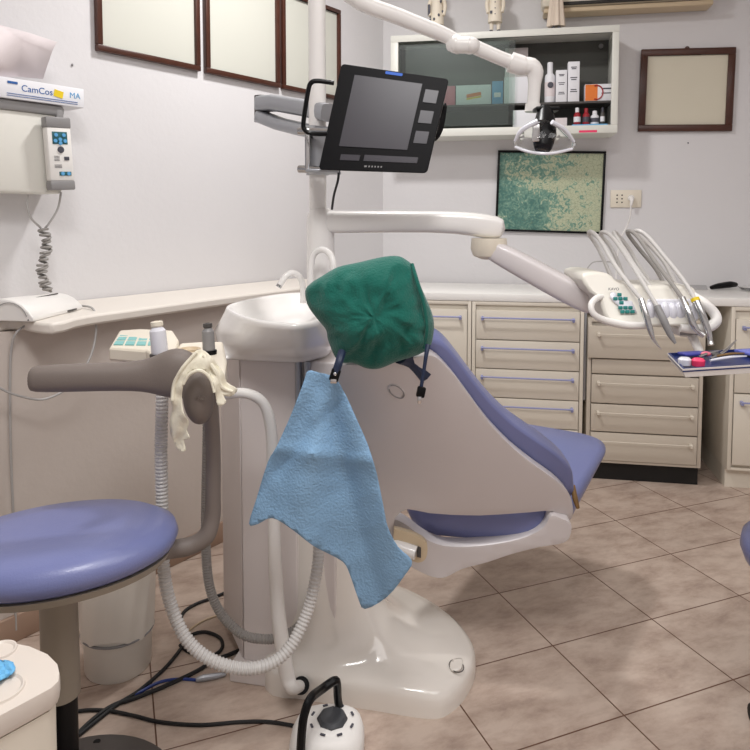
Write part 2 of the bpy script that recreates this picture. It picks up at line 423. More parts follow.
# ------------------------------------------------------------------ WALL CABINET
DEP = .22
def frect(u0, v0, u1, v1, off):
    um, vm = (u0+u1)/2, (v0+v1)/2
    return BACK.px(u0, vm, off)[0], BACK.px(u1, vm, off)[0], BACK.px(um, v1, off)[1], BACK.px(um, v0, off)[1]
x0, x1, z0, z1 = frect(391, 31, 618, 135.3, DEP)
wc = thing('wall_cabinet', BACK.P((x0+x1)/2, z0, DEP/2), 'white wall cabinet with sliding glass doors, medicine boxes on its shelf', 'cabinet')
t = .018; tb = .036; b = MB(); b.M = BACK.M(0, 0, 0)
XM, ZM, W_, H_ = (x0+x1)/2, (z0+z1)/2, x1-x0, z1-z0
b.box((x0+t/2, -DEP/2, ZM), (t, DEP, H_), .002); b.box((x1-t/2, -DEP/2, ZM), (t, DEP, H_), .002)
b.box((XM, -DEP/2, z0+tb/2), (W_-2*t, DEP, tb)); b.box((XM, -DEP/2, z1-t/2), (W_-2*t, DEP, t))
b.build('carcass', M['wcab'], wc)
b = MB(); b.M = BACK.M(0, 0, 0); fwd = .042
b.box((XM, -DEP-.006, z1-.017), (W_, .014, .034), .002); b.box((XM, -DEP-.006, z0+.02), (W_, .014, .04), .002)
b.box((x0+.02, -DEP-.006, ZM+.003), (.04, .014, H_-.074), .002); b.box((x1-.016, -DEP-.006, ZM+.003), (.032, .014, H_-.074), .002)
b.build('front_frame', M['wcab'], wc)
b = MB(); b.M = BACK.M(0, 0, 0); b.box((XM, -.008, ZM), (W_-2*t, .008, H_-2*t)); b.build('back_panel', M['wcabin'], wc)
zs = BACK.px(560, 101.5, DEP-.03)[1]
b = MB(); b.M = BACK.M(0, 0, 0); b.box((XM, -DEP/2+.01, zs-.006), (W_-2*t-.002, DEP-.05, .01)); b.build('shelf', M['greyd'], wc)
xg = BACK.px(509, 80, DEP)[0]
b = MB(); b.M = BACK.M(0, 0, 0); b.box(((x0+.035+xg)/2, -DEP+.008, ZM+.005), (xg-x0-.035, .004, H_-.1)); b.build('sliding_pane', M['pane'], wc)
b = MB(); b.M = BACK.M(0, 0, 0); b.box(((x0+.075+xg+.03)/2, -DEP+.018, ZM+.005), (xg+.03-x0-.075, .004, H_-.1)); b.build('sliding_pane', M['pane'], wc)
b = MB(); q = BACK.px(601, 46, .02); b.M = BACK.M(q[0], q[1], .014); b.cyl((0, 0, 0), (0, -.01, 0), .012, seg=14); b.build('wall_fixing', M['greym'], wc)
q0 = BACK.px(579, 131.5, DEP+.014); q1 = BACK.px(597, 131.5, DEP+.014)
b = MB(); b.M = BACK.M(0, 0, DEP+.0135); b.box(((q0[0]+q1[0])/2, 0, q0[1]), (q1[0]-q0[0], .0015, .011))
tag(b.build('label_tape', M['pink']), 'strip of pink label tape on the lower cabinet frame', 'tape')

def in_cab(u0, v0, u1, v1, depth_from_front, thick, name, mats, label, cat, group, shelf=True, kind='box', extra=None):
    off = DEP-depth_from_front
    a0, a1, c0, c1 = frect(u0, v0, u1, v1, off)
    zb = zs-.0005 if shelf else z0+tb+.0005
    h = max(c1-zb, .02); w = a1-a0
    root = thing(name, BACK.P((a0+a1)/2, zb, off-thick/2), label, cat, group)
    b = MB(); b.M = BACK.M((a0+a1)/2, zb, off)
    if kind == 'box':
        b.box((0, thick/2, h/2), (w, thick, h), .001); b.build('carton', mats[0], root)
        b = MB(); b.M = BACK.M((a0+a1)/2, zb, off)
        if extra: extra(b, w, h, thick, root)
        else: b.bm.free()
    else:
        r = w/2
        b.M = b.M @ Matrix.Translation((0, r, 0))
        k = .62 if kind == 'bottle' else .8
        b.lathe([(r*.9, 0), (r, h*.03), (r, h*k), (r*.9, h*(k+.06)), (r*.5, h*(k+.12)), (r*.5, h*(k+.13))], (0, 0, 0), seg=18); b.build('bottle_body', mats[0], root)
        b = MB(); b.M = BACK.M((a0+a1)/2, zb, off) @ Matrix.Translation((0, r, 0))
        b.lathe([(r*.55, h*(k+.11)), (r*.55, h*.97), (r*.5, h), (.0005, h)], (0, 0, 0), seg=14); b.build('cap', mats[1], root)
        b = MB(); b.M = BACK.M((a0+a1)/2, zb, off) @ Matrix.Translation((0, r, 0))
        b.lathe([(r*1.02, h*.15), (r*1.02, h*.5)], (0, 0, 0), seg=18); b.build('paper_label', mats[2], root)
    return root
def stripe(mm, rects, name='print'):
    def f(b, w, h, th, root):
        b.bm.free()
        for m_, (a0, a1, b0, b1, tilt) in zip(mm, rects):
            q = MB(); q.M = b.M @ Matrix.Translation((w*((a0+a1)/2-.5), -.0008, h*(b0+b1)/2)) @ Matrix.Rotation(math.radians(tilt), 4, 'Y')
            q.box((0, 0, 0), (w*(a1-a0), .001, h*(b1-b0))); q.build(name, m_, root)
    return f
G1 = 'medicine packs on the cabinet shelf'; G2 = 'items on the cabinet floor'
in_cab(444, 86, 455, 104, .05, .06, 'medicine_box', [M['rose']], 'rose pink carton at the left, half behind the monitor corner', 'box', G1)
in_cab(456, 85, 491, 103.5, .04, .08, 'medicine_box', [M['card']], 'wide white carton with an orange diagonal stripe on shelf', 'box', G1, extra=stripe([M['orange'], M['yellow']], [(.3, .72, .4, .58, -9), (.3, .72, .3, .38, -9)]))
in_cab(492, 81, 503, 102, .05, .06, 'medicine_box', [M['bluel']], 'light blue carton between the striped box and big white box', 'box', G1, extra=stripe([M['card']], [(.2, .8, .3, .5, 0)]))
in_cab(504, 77, 529, 102, .045, .1, 'medicine_box', [M['card']], 'big plain white carton on shelf left of the lamp arm', 'box', G1)
in_cab(505, 48, 528, 76.5, .148, .05, 'tissue_pack', [M['paperw']], 'pale pack standing behind and above the big white carton', 'pack', G1)
r = in_cab(545, 61.5, 555.5, 100, .04, .05, 'spray_bottle', [M['card'], M['card'], M['paperw']], 'white bottle with round blue emblem on shelf', 'bottle', G1, kind='bottle')
q = BACK.px(550.5, 85, DEP-.04); b = MB(); b.M = BACK.M(q[0], q[1], DEP-.04+.001); b.cyl((0, 0, 0), (0, -.002, 0), .015, seg=20); b.build('emblem', M['ink'], r)
def lines(b, w, h, th, root):
    b.bm.free()
    for k, (zz, ww) in enumerate(((.86, .5), (.82, .4), (.6, .6), (.55, .45), (.3, .5), (.25, .6))):
        q = MB(); q.M = b.M; q.box((0, -.0008, h*zz), (w*ww, .001, h*.022)); q.build('print', M['ink'], root)
in_cab(556, 70, 567, 100.5, .04, .05, 'medicine_box', [M['card']], 'shorter white narrow box right beside the white bottle', 'box', G1, extra=lines)
in_cab(568, 61.5, 579.5, 100.5, .04, .05, 'medicine_box', [M['card']], 'tallest white narrow box standing on the cabinet shelf', 'box', G1, extra=lines)
def orangebox(b, w, h, th, root):
    q = MB(); q.M = b.M; q.box((-w*.27, -.0008, h*.5), (w*.44, .001, h*.96)); q.build('print', M['orange'], root)
    q = MB(); q.M = b.M; q.tube([(-w*.08+math.cos(a)*h*.36, -.002, h*.5+math.sin(a)*h*.42) for a in [k*math.pi/8 for k in range(-5, 6)]], .0035, 6); q.build('ring_print', M['red'], root)
    q = MB(); q.M = b.M; q.box((w*.27, -.0008, h*.72), (w*.36, .001, h*.08)); q.build('print', M['ink'], root); q = MB(); q.M = b.M; q.box((w*.27, -.0008, h*.45), (w*.36, .001, h*.06)); q.build('print', M['ink'], root); b.bm.free()
in_cab(585, 84, 613, 99, .04, .06, 'medicine_box', [M['card']], 'orange and white carton lying at the right end of shelf', 'box', G1, extra=orangebox)
in_cab(513, 110, 541, 119, .04, .1, 'paper_box', [M['card']], 'flat white carton on the cabinet floor behind lamp arm', 'box', G2, shelf=False)
in_cab(543, 118, 567, 128.5, .07, .08, 'paper_box', [M['paperw']], 'low white carton on the cabinet floor behind the lamp head', 'box', G2, shelf=False)
q = frect(572, 124, 608, 128, DEP-.03)
b = MB(); b.M = BACK.M((q[0]+q[1])/2, z0+tb, DEP-.03); b.box((0, .045, .008), (q[1]-q[0], .09, .014), .003)
tag(b.build('plastic_tray', M['tissue']), 'small teal tray under the little bottles', 'tray')
ztray = z0+tb+.0155
for ua, ub, vt, mm, lab in ((574, 581, 107, ['red', 'card', 'card'], 'leftmost red bottle with white cap on the teal tray'),
                            (583, 590, 107.5, ['red', 'red', 'ink'], 'second red bottle, with red cap, on the teal tray'),
                            (591, 599.5, 110, ['card', 'card', 'ink'], 'squat white jar on the teal tray'),
                            (600.5, 605, 107, ['greyd', 'ink', 'card'], 'thin dropper bottle with dark cap on the teal tray')):
    a0, a1, _, c1 = frect(ua, vt, ub, 124, DEP-.04); r = (a1-a0)/2; h = max(.04, c1-ztray)
    root = thing('small_bottle', BACK.P((a0+a1)/2, ztray, DEP-.04-r), lab, 'bottle', 'bottles on the teal tray')
    for nm, pr, m_ in (('bottle_body', [(r*.9, 0), (r, h*.04), (r, h*.6), (r*.55, h*.72)], mm[0]), ('cap', [(r*.58, h*.7), (r*.55, h*.98), (.0005, h)], mm[1]), ('paper_label', [(r*1.03, h*.15), (r*1.03, h*.45)], mm[2])):
        b = MB(); b.M = BACK.M((a0+a1)/2, ztray, DEP-.04-r); b.lathe(pr, (0, 0, 0), seg=14); b.build(nm, M[mm[0]] if nm == 'bottle_body' else M[m_], root)

# figurines on top of the cabinet
def figurine(u, vfoot, kind, label):
    a, zf = BACK.px(u, vfoot, DEP-.04); zf = z1
    root = thing('figurine', BACK.P(a, zf, DEP-.04), label, 'figurine', 'figurines on the wall cabinet')
    F_ = BACK.M(a, zf, DEP-.04)
    if kind == 'cloth':
        b = MB(); b.M = F_; rings = []
        for k in range(9):
            zz = .02+.03*k; rr = .043-.003*k
            rings.append([(math.cos(i*2*math.pi/32)*rr*(1+.13*math.sin(i*2*math.pi/32*8)), math.sin(i*2*math.pi/32)*rr*.7*(1+.13*math.sin(i*2*math.pi/32*8)), zz) for i in range(32)])
        b.loft(rings); b.build('pleated_robe', M['cloth'], root)
        b = MB(); b.M = F_; b.ball((0, 0, .29), .025, .025, .03); b.build('head', M['figure'], root)
        b = MB(); b.M = F_
        for sx in (-.014, .014): b.ball((sx, -.012, .008), .01, .02, .009)
        b.build('feet', M['ink'], root)
        return
    b = MB(); b.M = F_
    for sx in (-.017, .017):
        b.tube([(sx, 0, .01), (sx*1.05, 0, .05), (sx*.9, 0, .1)], [.008, .011, .013], 10, 3)
    b.build('legs', M['figure'], root)
    b = MB(); b.M = F_
    for sx in (-.019, .019): b.ball((sx, -.01, .008), .011, .022, .008)
    b.build('shoes', M['ink'], root)
    b = MB(); b.M = F_; b.lathe([(.036, .055), (.036, .08), (.03, .15), (.032, .2), (.015, .225), (.012, .235)], (0, 0, 0), seg=20); b.build('coat', M['figure'], root)
    b = MB(); b.M = F_
    for sx in (-1, 1): b.tube([(sx*.03, 0, .2), (sx*.042, -.004, .15), (sx*.036, -.02, .1)], [.011, .01, .008], 8, 3)
    b.build('arms', M['figure'], root)
    b = MB(); b.M = F_; b.ball((0, 0, .265), .025, .025, .032); b.build('head', M['figure'], root)
    if kind == 'spots':
        b = MB(); b.M = F_
        for p in ((-.033, -.02, .08), (.012, -.034, .1), (.022, -.028, .17), (-.012, -.034, .08), (.03, -.018, .12), (-.034, -.014, .1)): b.ball(p, .006, .004, .008, 8, 6)
        b.box((-.04, -.02, .13), (.014, .01, .06), .004); b.build('dark_spots', M['ink'], root)
    else:
        b = MB(); b.M = F_
        for k in range(3): b.ball((0, -.035+k*.001, .09+.03*k), .003, .002, .003, 8, 6)
        b.box((-.02, -.033, .1), (.012, .003, .014)); b.build('coat_details', M['ink'], root)
figurine(437, 28, 'spots', 'cream painted figurine with dark spots, leftmost on the cabinet')
figurine(495, 28, 'coat', 'white coated figurine with dark shoes, middle one on the cabinet')
figurine(556, 27, 'cloth', 'figurine in a pleated cream robe, rightmost on the cabinet')

# air conditioner high on the wall
a0 = BACK.px(542, 5, .12)[0]; a1 = BACK.px(716, 2, .12)[0]; zb = BACK.px(630, 8.5, .12)[1]
ac = thing('air_conditioner', BACK.P((a0+a1)/2, zb, .1), 'beige air conditioner cut off at the top of the back wall', 'air conditioner')
b = MB(); b.M = BACK.M((a0+a1)/2, zb, 0); b.box((0, -.06, .16), (a1-a0, .12, .26), .02); b.build('housing', M['beige'], ac)
b = MB(); b.M = BACK.M((a0+a1)/2, zb, 0); b.box((-.05, -.12, .042), (a1-a0-.22, .012, .016), .002); b.build('air_slot', M['acdark'], ac)
b = MB(); b.M = BACK.M((a0+a1)/2, zb, 0); b.box((0, -.062, .012), (a1-a0-.02, .11, .024), .006); b.build('louvre', M['beige2'], ac)

# socket with plug
a0, a1, c0, c1 = frect(610.5, 190, 641.5, 207.5, .008)
sk = thing('wall_socket', BACK.P((a0+a1)/2, c0, .004), 'beige wall socket right of the framed map', 'socket')
b = MB(); b.M = BACK.M((a0+a1)/2, (c0+c1)/2, 0); b.box((0, -.004, 0), (a1-a0, .009, c1-c0), .003); b.build('cover_plate', M['beige'], sk)
b = MB(); b.M = BACK.M((a0+a1)/2, (c0+c1)/2, 0)
for xx in (-.045, -.02):
    for zz in (-.019, 0, .019): b.cyl((xx, -.0075, zz), (xx, -.0095, zz), .004, seg=10)
b.build('socket_holes', M['sockd'], sk)
pl = thing('power_plug', BACK.P(BACK.px(632, 198)[0], BACK.px(632, 198)[1], .02), 'white plug with its cable pushed into the wall socket', 'plug')
pz = BACK.px(631.5, 198, .03)
b = MB(); b.M = BACK.M(pz[0], pz[1], .009); b.cyl((0, 0, 0), (0, -.02, 0), .017, .015, seg=18); b.tube([(0, -.018, 0), (0, -.03, -.01), (-.003, -.032, -.04)], [.012, .01, .006], 10, 4); b.build('plug_body', M['white'], pl)
b = MB(); b.tube([at(631, 205, 3.36), at(630, 217, 3.38), at(626, 228, 3.4), at(620, 240, 3.4), at(617, 262, 3.4), at(616, 284, 3.4)], .004, 8, 6); b.build('cable', M['white'], pl)
b = MB(); b.tube([at(544, 291, 3.42), at(556, 285, 3.43), at(572, 281, 3.43), at(585, 271, 3.43), at(594, 262, 3.43), at(612, 262, 3.43)], .003, 8, 6); tag(b.build('cable', M['cable']), 'thin grey cable rising from the counter behind the instrument console', 'cable')

# ------------------------------------------------------------------ COUNTER AND CABINETS
CT = .882
cN = CAB.n
def depth_to_back(a):   # distance from cabinet plane to back wall
    p = CAB.P(a, 0); return -(p-BACK.o).dot(BACK.n)*-1
CD = (CAB.o-BACK.o).dot(BACK.n)
aL = CAB.px(396, 296)[0]-.25; aR = 1.5
b = MB(); b.M = CAB.M(0, 0, 0); b.box(((aL+aR)/2, CD/2-.012, CT-.019), (aR-aL, CD-.02, .038), .004); 
ct = b.build('worktop', M['counter']); tag(ct, 'long white laminate worktop along the back wall', 'worktop')

def handle(b, x, z, w, bar=.004, yo=-.001):
    b.tube([(x-w/2, yo-.026, z), (x+w/2, yo-.026, z)], bar, 8)
    for k in (-1, 1):
        b.box((x+k*(w/2-.006), yo-.013, z-.004), (.012, .028, .018), .003)
def cabinet_unit(a0, a1, zt, fronts, name, label, frame=.017, plinth=.09, pm=None, hm=None, off=0, depth=.5, cm=None, dm=None, hb=.004, cat='cabinet', group='cabinets under the worktop'):
    root = thing(name, CAB.P((a0+a1)/2, 0, off-depth/2), label, cat, group)
    cm = cm or M['cab']; dm = dm or cm; w = a1-a0; xm = (a0+a1)/2
    b = MB(); b.M = CAB.M(0, 0, off); b.box((xm, depth/2+.012, (zt+plinth)/2), (w, depth, zt-plinth), .002); b.build('carcass', cm, root)
    b = MB(); b.M = CAB.M(0, 0, off); b.box((xm, depth/2+.03, plinth/2), (w-.004, depth, plinth)); b.build('plinth', pm or cm, root)
    # face frame
    b = MB(); b.M = CAB.M(0, 0, off)
    for k, s_ in ((a0+frame/2, 1), (a1-frame/2, 1)): b.box((k, .005, (zt+plinth)/2), (frame, .013, zt-plinth), .001)
    b.box((xm, .005, zt-.008), (w-2*frame, .013, .016), .001); b.box((xm, .005, plinth+.006), (w-2*frame, .013, .012), .001)
    b.build('face_frame', cm, root)
    for (z0_, z1_, kind) in fronts:
        g = .0025; ww = w-2*frame-.006
        if kind == 'wide': ww = w+.0
        b = MB(); b.M = CAB.M(0, 0, off); b.box((xm, .002 if kind != 'wide' else -.012, (z0_+z1_)/2), (ww, .02, z1_-z0_-2*g), .0015)
        d = b.build('door' if kind == 'door' else 'drawer', dm, root)
        if kind != 'blank':
            b = MB(); b.M = CAB.M(0, 0, off); handle(b, xm, z1_-.036, ww*.9 if kind != 'wide' else ww*.85, bar=hb, yo=-.008 if kind != 'wide' else -.022); b.build('handle', hm or M['handle'], d)
    return root
def a_(u): return CAB.px(u, 380)[0]
zt = CT-.039
P5 = [(.805, .660, 'd'), (.660, .520, 'd'), (.520, .380, 'd'), (.380, .240, 'd'), (.240, .100, 'd')]
P5 = [(b0, a0_, k) for a0_, b0, k in P5]
cabinet_unit(a_(471.5), a_(583), zt-.001, P5, 'drawer_cabinet', 'cream five-drawer cabinet with lilac bar handles, left of the middle cabinet')
cabinet_unit(a_(471.5)-.56, a_(471)-.001, zt-.001, [(.110, .805, 'door')], 'door_cabinet', 'cream cupboard with one door behind the green headrest cover')
b = MB(); b.M = CAB.M(a_(585), 0, 0); b.box((0, .02, .6), (.012, .01, .44), .002); tag(b.build('metal_strip', M['alu']), 'narrow metal strip standing in the gap left of the middle cabinet', 'strip')
cabinet_unit(a_(587), a_(703), .775, [(.590, .745, 'wide'), (.515, .588, 'blank'), (.375, .513, 'd'), (.240, .373, 'd'), (.102, .238, 'd')], 'drawer_cabinet',
             'middle cream drawer cabinet on black plinth with pale handles', pm=M['blackgap'], hm=M['cab'], cm=M['cab2'], plinth=.09, hb=.0022)
cabinet_unit(a_(729.5), a_(729.5)+.5, zt-.001, [(.45, .79, 'd'), (.115, .448, 'door')], 'door_cabinet', 'cream cabinet at the right edge beside the dark gap')
# dark recess between the cabinets
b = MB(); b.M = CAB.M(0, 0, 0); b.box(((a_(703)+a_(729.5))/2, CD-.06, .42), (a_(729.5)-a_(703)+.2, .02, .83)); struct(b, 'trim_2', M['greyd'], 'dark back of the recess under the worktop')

# knife and dish
kn = thing('spatula', at(705, 290, 3.22), 'broad steel spatula with black handle on the worktop', 'spatula')
def onct(u, v, dz=0): return onz(u, v, CT+dz)
p0, p1, p2, p3 = onct(690, 290), onct(708, 290.5), onct(711, 290), onct(736, 288.5)
b = MB(); d = (p1-p0).normalized(); w = V((-d.y, d.x, 0))
b.loft([[p0-w*.0+V((0, 0, .003)), p0+w*.05+V((0, 0, .02)), p0+w*.05+V((0, 0, .022)), p0+V((0, 0, .005))], [p1+V((0, 0, .003)), p1+w*.05+V((0, 0, .02)), p1+w*.05+V((0, 0, .022)), p1+V((0, 0, .005))]]); b.build('blade', M['chrome'], kn)
b = MB(); b.tube([p2+V((0, 0, .012)), p2+(p3-p2)*.3+V((0, 0, .018)), p2+(p3-p2)*.75+V((0, 0, .022)), p3+V((0, 0, .02))], [.009, .015, .017, .011], 12, 5); b.build('handle', M['black'], kn)
gd = MB(); c = onct(757, 291); gd.lathe([(.03, .001), (.07, .004), (.085, .018), (.083, .019), (.067, .007), (.001, .005)], c, seg=28); tag(gd.build('glass_dish', M['glass']), 'clear glass dish on the worktop at the right edge', 'dish')

# ------------------------------------------------------------------ LEFT WALL DEVICE
OFD = .13
def lp(u, v, off): 
    a, z = LEFT.px(u, v, off); return a, z
aR_, _ = lp(62, 150, OFD); zt_ = lp(40, 110, OFD)[1]; zb_ = lp(30, 193, OFD)[1]; aL_ = aR_-.42
dv = thing('wall_unit', LEFT.P((aL_+aR_)/2, zb_, OFD/2), 'cream rectangular appliance on left wall with grey top and hand control', 'appliance')
b = MB(); b.M = LEFT.M(0, 0, 0); b.box(((aL_+aR_)/2, -OFD/2, (zb_+zt_)/2), (aR_-aL_, OFD, zt_-zb_), .012); b.build('housing', M['housing'], dv)
b = MB(); b.M = LEFT.M(0, 0, 0); b.box(((aL_+aR_)/2+.004, -OFD/2-.004, zt_+.004), (aR_-aL_+.01, OFD+.012, .034), .01)
b.box((aR_-.008, -OFD/2-.006, zt_-.03), (.026, OFD+.012, .085), .008); b.build('top_cover', M['greym'], dv)
# hand control
rc = thing('hand_control', LEFT.P(aR_-.02, zb_, OFD+.02), 'white hand control with green keys clipped to the appliance corner', 'remote')
u0, v0, u1, v1 = 46, 120, 74, 191
aa0, zz1 = lp(45, 116, OFD+.04); aa1, _ = lp(69.5, 116, OFD+.04); bb0, zz0 = lp(51, 190, OFD+.04); bb1, _ = lp(75, 190, OFD+.04)
cx = (aa0+aa1+bb0+bb1)/4; w = (aa1-aa0+bb1-bb0)/2; hh = zz1-zz0; sh = ((bb0+bb1)-(aa0+aa1))/2
tl = math.atan2(-sh, hh)
RM = LEFT.M(cx, (zz0+zz1)/2, OFD+.012) @ Matrix.Rotation(tl, 4, 'Y')
b = MB(); b.M = RM; b.box((0, -.016, 0), (w, .032, hh*.74), .006); b.build('body', M['white_m'], rc)
b = MB(); b.M = RM; b.box((0, -.016, hh*.43), (w*1.02, .035, hh*.15), .005); b.build('end_cap', M['greym'], rc); b = MB(); b.M = RM; b.box((0, -.016, -hh*.43), (w*1.02, .035, hh*.13), .005); b.build('end_cap', M['greym'], rc)
b = MB(); b.M = RM; b.box((0, -.0325, hh*.22), (w*.62, .002, hh*.17), .0009); b.build('key_panel', M['tealdk'], rc); b = MB(); b.M = RM; b.box((w*.12, -.0325, -hh*.27), (w*.5, .002, hh*.055), .0009); b.build('key_panel', M['tealdk'], rc)
b = MB(); b.M = RM
for q in ((-.16, .26), (.16, .26), (-.2, .18), (0, .2), (.2, .18), (0, .15), (0, -.27), (.25, -.27)): b.cyl((w*q[0], -.033, hh*q[1]), (w*q[0], -.036, hh*q[1]), w*.075, seg=12)
b.build('keys', M['bluel'], rc)
b = MB(); b.M = RM; b.cyl((0, -.032, hh*.06), (0, -.035, hh*.06), w*.13, seg=16); b.box((w*.22, -.033, -hh*.06), (w*.2, .003, hh*.05), .0008)
for k in range(4): b.box((-w*.18, -.0325, -hh*(.03+.02*k)), (w*.22, .001, hh*.006))
for k in range(3): b.box((-w*.15, -.0325, -hh*(.15+.018*k)), (w*.3, .001, hh*.006))
b.build('dark_marks', M['ink'], rc)
# cord
def L3(u, v, off): a, z = LEFT.px(u, v, off); return LEFT.P(a, z, off)
cd = thing('coiled_cord', L3(45, 290, .1), 'grey coiled cord hanging from the hand control down to the ledge', 'cord')
b = MB(); b.tube([L3(61, 192, .13), L3(58, 208, .12), L3(50, 222, .11), L3(45, 228, .1)], .0035, 8, 6)
b.tube([L3(28, 195, .1), L3(27, 205, .1), L3(31, 218, .1), L3(41, 228, .1)], .0035, 8, 6); b.build('straight_cord', M['cable'], cd)
b = MB(); pts = []
tp, bt = L3(43, 229, .1), L3(46, 292, .1)
n = 260
for k in range(n+1):
    t_ = k/n; c = tp.lerp(bt, t_)+LEFT.e*.01*math.sin(t_*7)+V((0, 0, 0)); a = t_*15*2*math.pi
    pts.append(c+LEFT.e*math.cos(a)*.013*(1+.25*math.sin(t_*23))+LEFT.n*math.sin(a)*.013+V((0, 0, .003*math.sin(a*.7))))
b.tube(pts, .0046, 6); b.build('coil', M['hosed'], cd)

# carton on top
cb = thing('tissue_carton', LEFT.P(aR_-.12, zt_+.022, .07), 'white glove carton reading CamCos with blue print lying on the appliance', 'carton')
c0a, c0z = lp(2, 90, .15); c1a, c1z = lp(84, 98, .15); zc0 = zt_+.0215; zc1 = lp(70, 87, .15)[1]; hc = zc1-zc0
cxa = (c0a+c1a)/2-.04; wc_ = c1a-c0a+.08
b = MB(); b.M = LEFT.M(cxa, zc0, .15); b.box((0, .055, hc/2), (wc_, .11, hc), .0015); b.build('carton_body', M['card'], cb)
CMx = LEFT.M(c0a+(c1a-c0a)*.5, zc0+hc/2, .1506) @ FACE
txt('CamCos', .028, CMx @ Matrix.Translation((-.024, .004, 0)), M['blue'], cb)
txt('MA', .026, CMx @ Matrix.Translation(((c1a-c0a)*.38, .004, 0)), M['bluel'], cb)
b = MB(); b.M = LEFT.M((c0a+c1a)/2, zc0+hc/2, .151); b.box((.044, 0, .003), (.03, .0012, .022), 0, rot=Matrix.Rotation(.2, 3, 'Y')); b.build('yellow_print', M['yellow'], cb)
b = MB(); b.M = LEFT.M((c0a+c1a)/2, zc0+hc/2, .151)
for k in range(2): b.box((-.005, 0, -hc*(.26+.1*k)), ((c1a-c0a)*.86, .001, .0015))
b.box((-(c1a-c0a)*.38, 0, hc*.28), (.03, .0012, .007)); b.build('blue_print', M['blue'], cb)
b = MB(); b.M = LEFT.M(0, 0, 0)
def lq(u, v, off): a, z = lp(u, v, off); return (a, -off, z)
b.loft([[lq(-40, 16, .15), lq(0, 25, .15), lq(30, 33, .145), lq(57, 42, .14)], [lq(-40, 40, .17), lq(0, 60, .17), lq(22, 40, .13), lq(52, 52, .12)], [lq(-40, 74, .13), lq(0, 77, .13), lq(20, 77, .12), lq(43, 79, .11)]], False, False, closed=False)
b.build('raised_flap', M['paperw'], cb, solid=.0015)

# desk device on the ledge
dd = thing('table_device', L3(40, 318, .2), 'rounded white tabletop device on the ledge beneath the coiled cord', 'device')
def lz(u, v, z): 
    return onz(u, v, z)
zl = .9525
A0 = lz(-14, 326, zl); A1 = lz(29, 321, zl); A2 = lz(84, 309, zl); 
ax = (A2-A1); ax.z = 0; nrm = V((-LEFT.n.x, -LEFT.n.y, 0))
rings = []
A1 = lz(33, 322, zl); ax = lz(83, 309, zl)-A1; wx = V((-1, .15, 0)).normalized()
for t_ in (0, .02, .5, .98, 1):
    k = .9 if t_ in (0, 1) else 1
    c = A1+ax*t_; prof = []
    for (y_, z_) in ((0, 0), (.0, .012), (.014, .03), (.035, .048), (.06, .060), (.09, .066), (.115, .062), (.135, .045), (.14, 0)):
        prof.append(c+wx*(y_*(1-.15*t_))+V((0, 0, z_*k*(1-.22*t_))))
    rings.append(prof)
b = MB(); b.loft(rings); b.build('housing', M['white_m'], dd, bev=.003)
b = MB(); b.tube([A1+wx*(.07+.055*math.cos(q_))+V((0, -.004, .002+.052*math.sin(q_))) for q_ in [k*math.pi/12 for k in range(1, 12)]], .0012, 6); b.build('end_groove', M['greym'], dd)
dm_ = Matrix.Rotation(math.atan2(ax.y, ax.x), 3, 'Z')
b = MB(); b.box(A1+ax*.12+wx*.015+V((0, -.004, .005)), (.06, .004, .004), .001, rot=dm_); b.box(A1+ax*.55+wx*.062+V((0, 0, .054)), (.16, .004, .003), 0, rot=dm_); b.box(A1+ax*.75+wx*-.002+V((0, 0, .006)), (.05, .004, .005), .001, rot=dm_); b.build('vents', M['greyd'], dd)
b = MB()
b.tube([at(72, 307, 2.2), at(84, 306, 2.19), at(93, 309, 2.15), at(96, 320, 2.1), at(95, 340, 2.08), at(88, 362, 2.05), at(72, 385, 2.0), at(45, 399, 1.95), at(20, 396, 1.9), at(0, 388, 1.86), at(-20, 372, 1.82)], .0035, 8, 8)
tag(b.build('cable', M['cable']), 'thin grey cable drooping in a loop from the ledge device', 'cable')
b = MB()
def lowp(u, v, off=.012): h = hit(u, v, LOW.n, LOW.n.dot(LOW.o)+off); return h
b.tube([lowp(33, 322, .03), lowp(17, 332, .03), lowp(11, 352), lowp(10, 400), lowp(11, 460), lowp(13, 510), lowp(14, 560), lowp(16, 630)], .0035, 8, 6)
tag(b.build('cable', M['cable']), 'thin grey cable running straight down the lower wall to the floor', 'cable')

# ------------------------------------------------------------------ DENTAL UNIT
du = thing('dental_unit', onz(290, 680), 'white dental unit pillar with spittoon basin and tall white pole', 'dental unit')
e = V((math.cos(math.radians(-12)), math.sin(math.radians(-12)), 0)); en = V((-e.y, e.x, 0))
fl = onz(226, 676); fm = onz(265, 687)
def foot(u, k=0, base_v=(226, 676, 265, 687)):     # point on the pillar front line seen at column u
    n_ = V((-e.y, e.x, 0)); h = hit(u, 500, n_, n_.dot(fm)+k); return V((h.x, h.y, 0))
B0 = foot(241, .03); A0 = foot(222.5, .20); C0 = foot(297, .03); D0 = foot(334, .03)
def pillar(poly, z0_, z1_, name, m, bev=.006):
    b = MB(); b.loft([[V((p.x, p.y, z)) for p in poly] for z in (z0_, z1_)]); return b.build(name, m, du, bev=bev)
pillar([B0, B0+en*.3, A0+en*.15, A0], .045, .872, 'side_panel', M['unit'])
pillar([B0+e*.0015, C0, C0+en*.3, B0+e*.0015+en*.3], .045, .872, 'front_panel', M['unit'], .004)
pillar([C0+e*.002+en*.012, D0+en*.012, D0+en*.3, C0+en*.3+e*.002], .045, .872, 'corner_panel', M['unit'], .004)
b = MB()
for k in (.006, .03): b.cyl(C0+e*k+V((0, 0, .56)), C0+e*k+V((0, 0, .875)), .009, seg=12)
b.build('metal_rods', M['alu'], du)
PL = [foot(227), foot(335), foot(335)+en*.3, foot(227)+en*.3]
pillar(PL, 0, .046, 'plinth', M['unit'], .003)

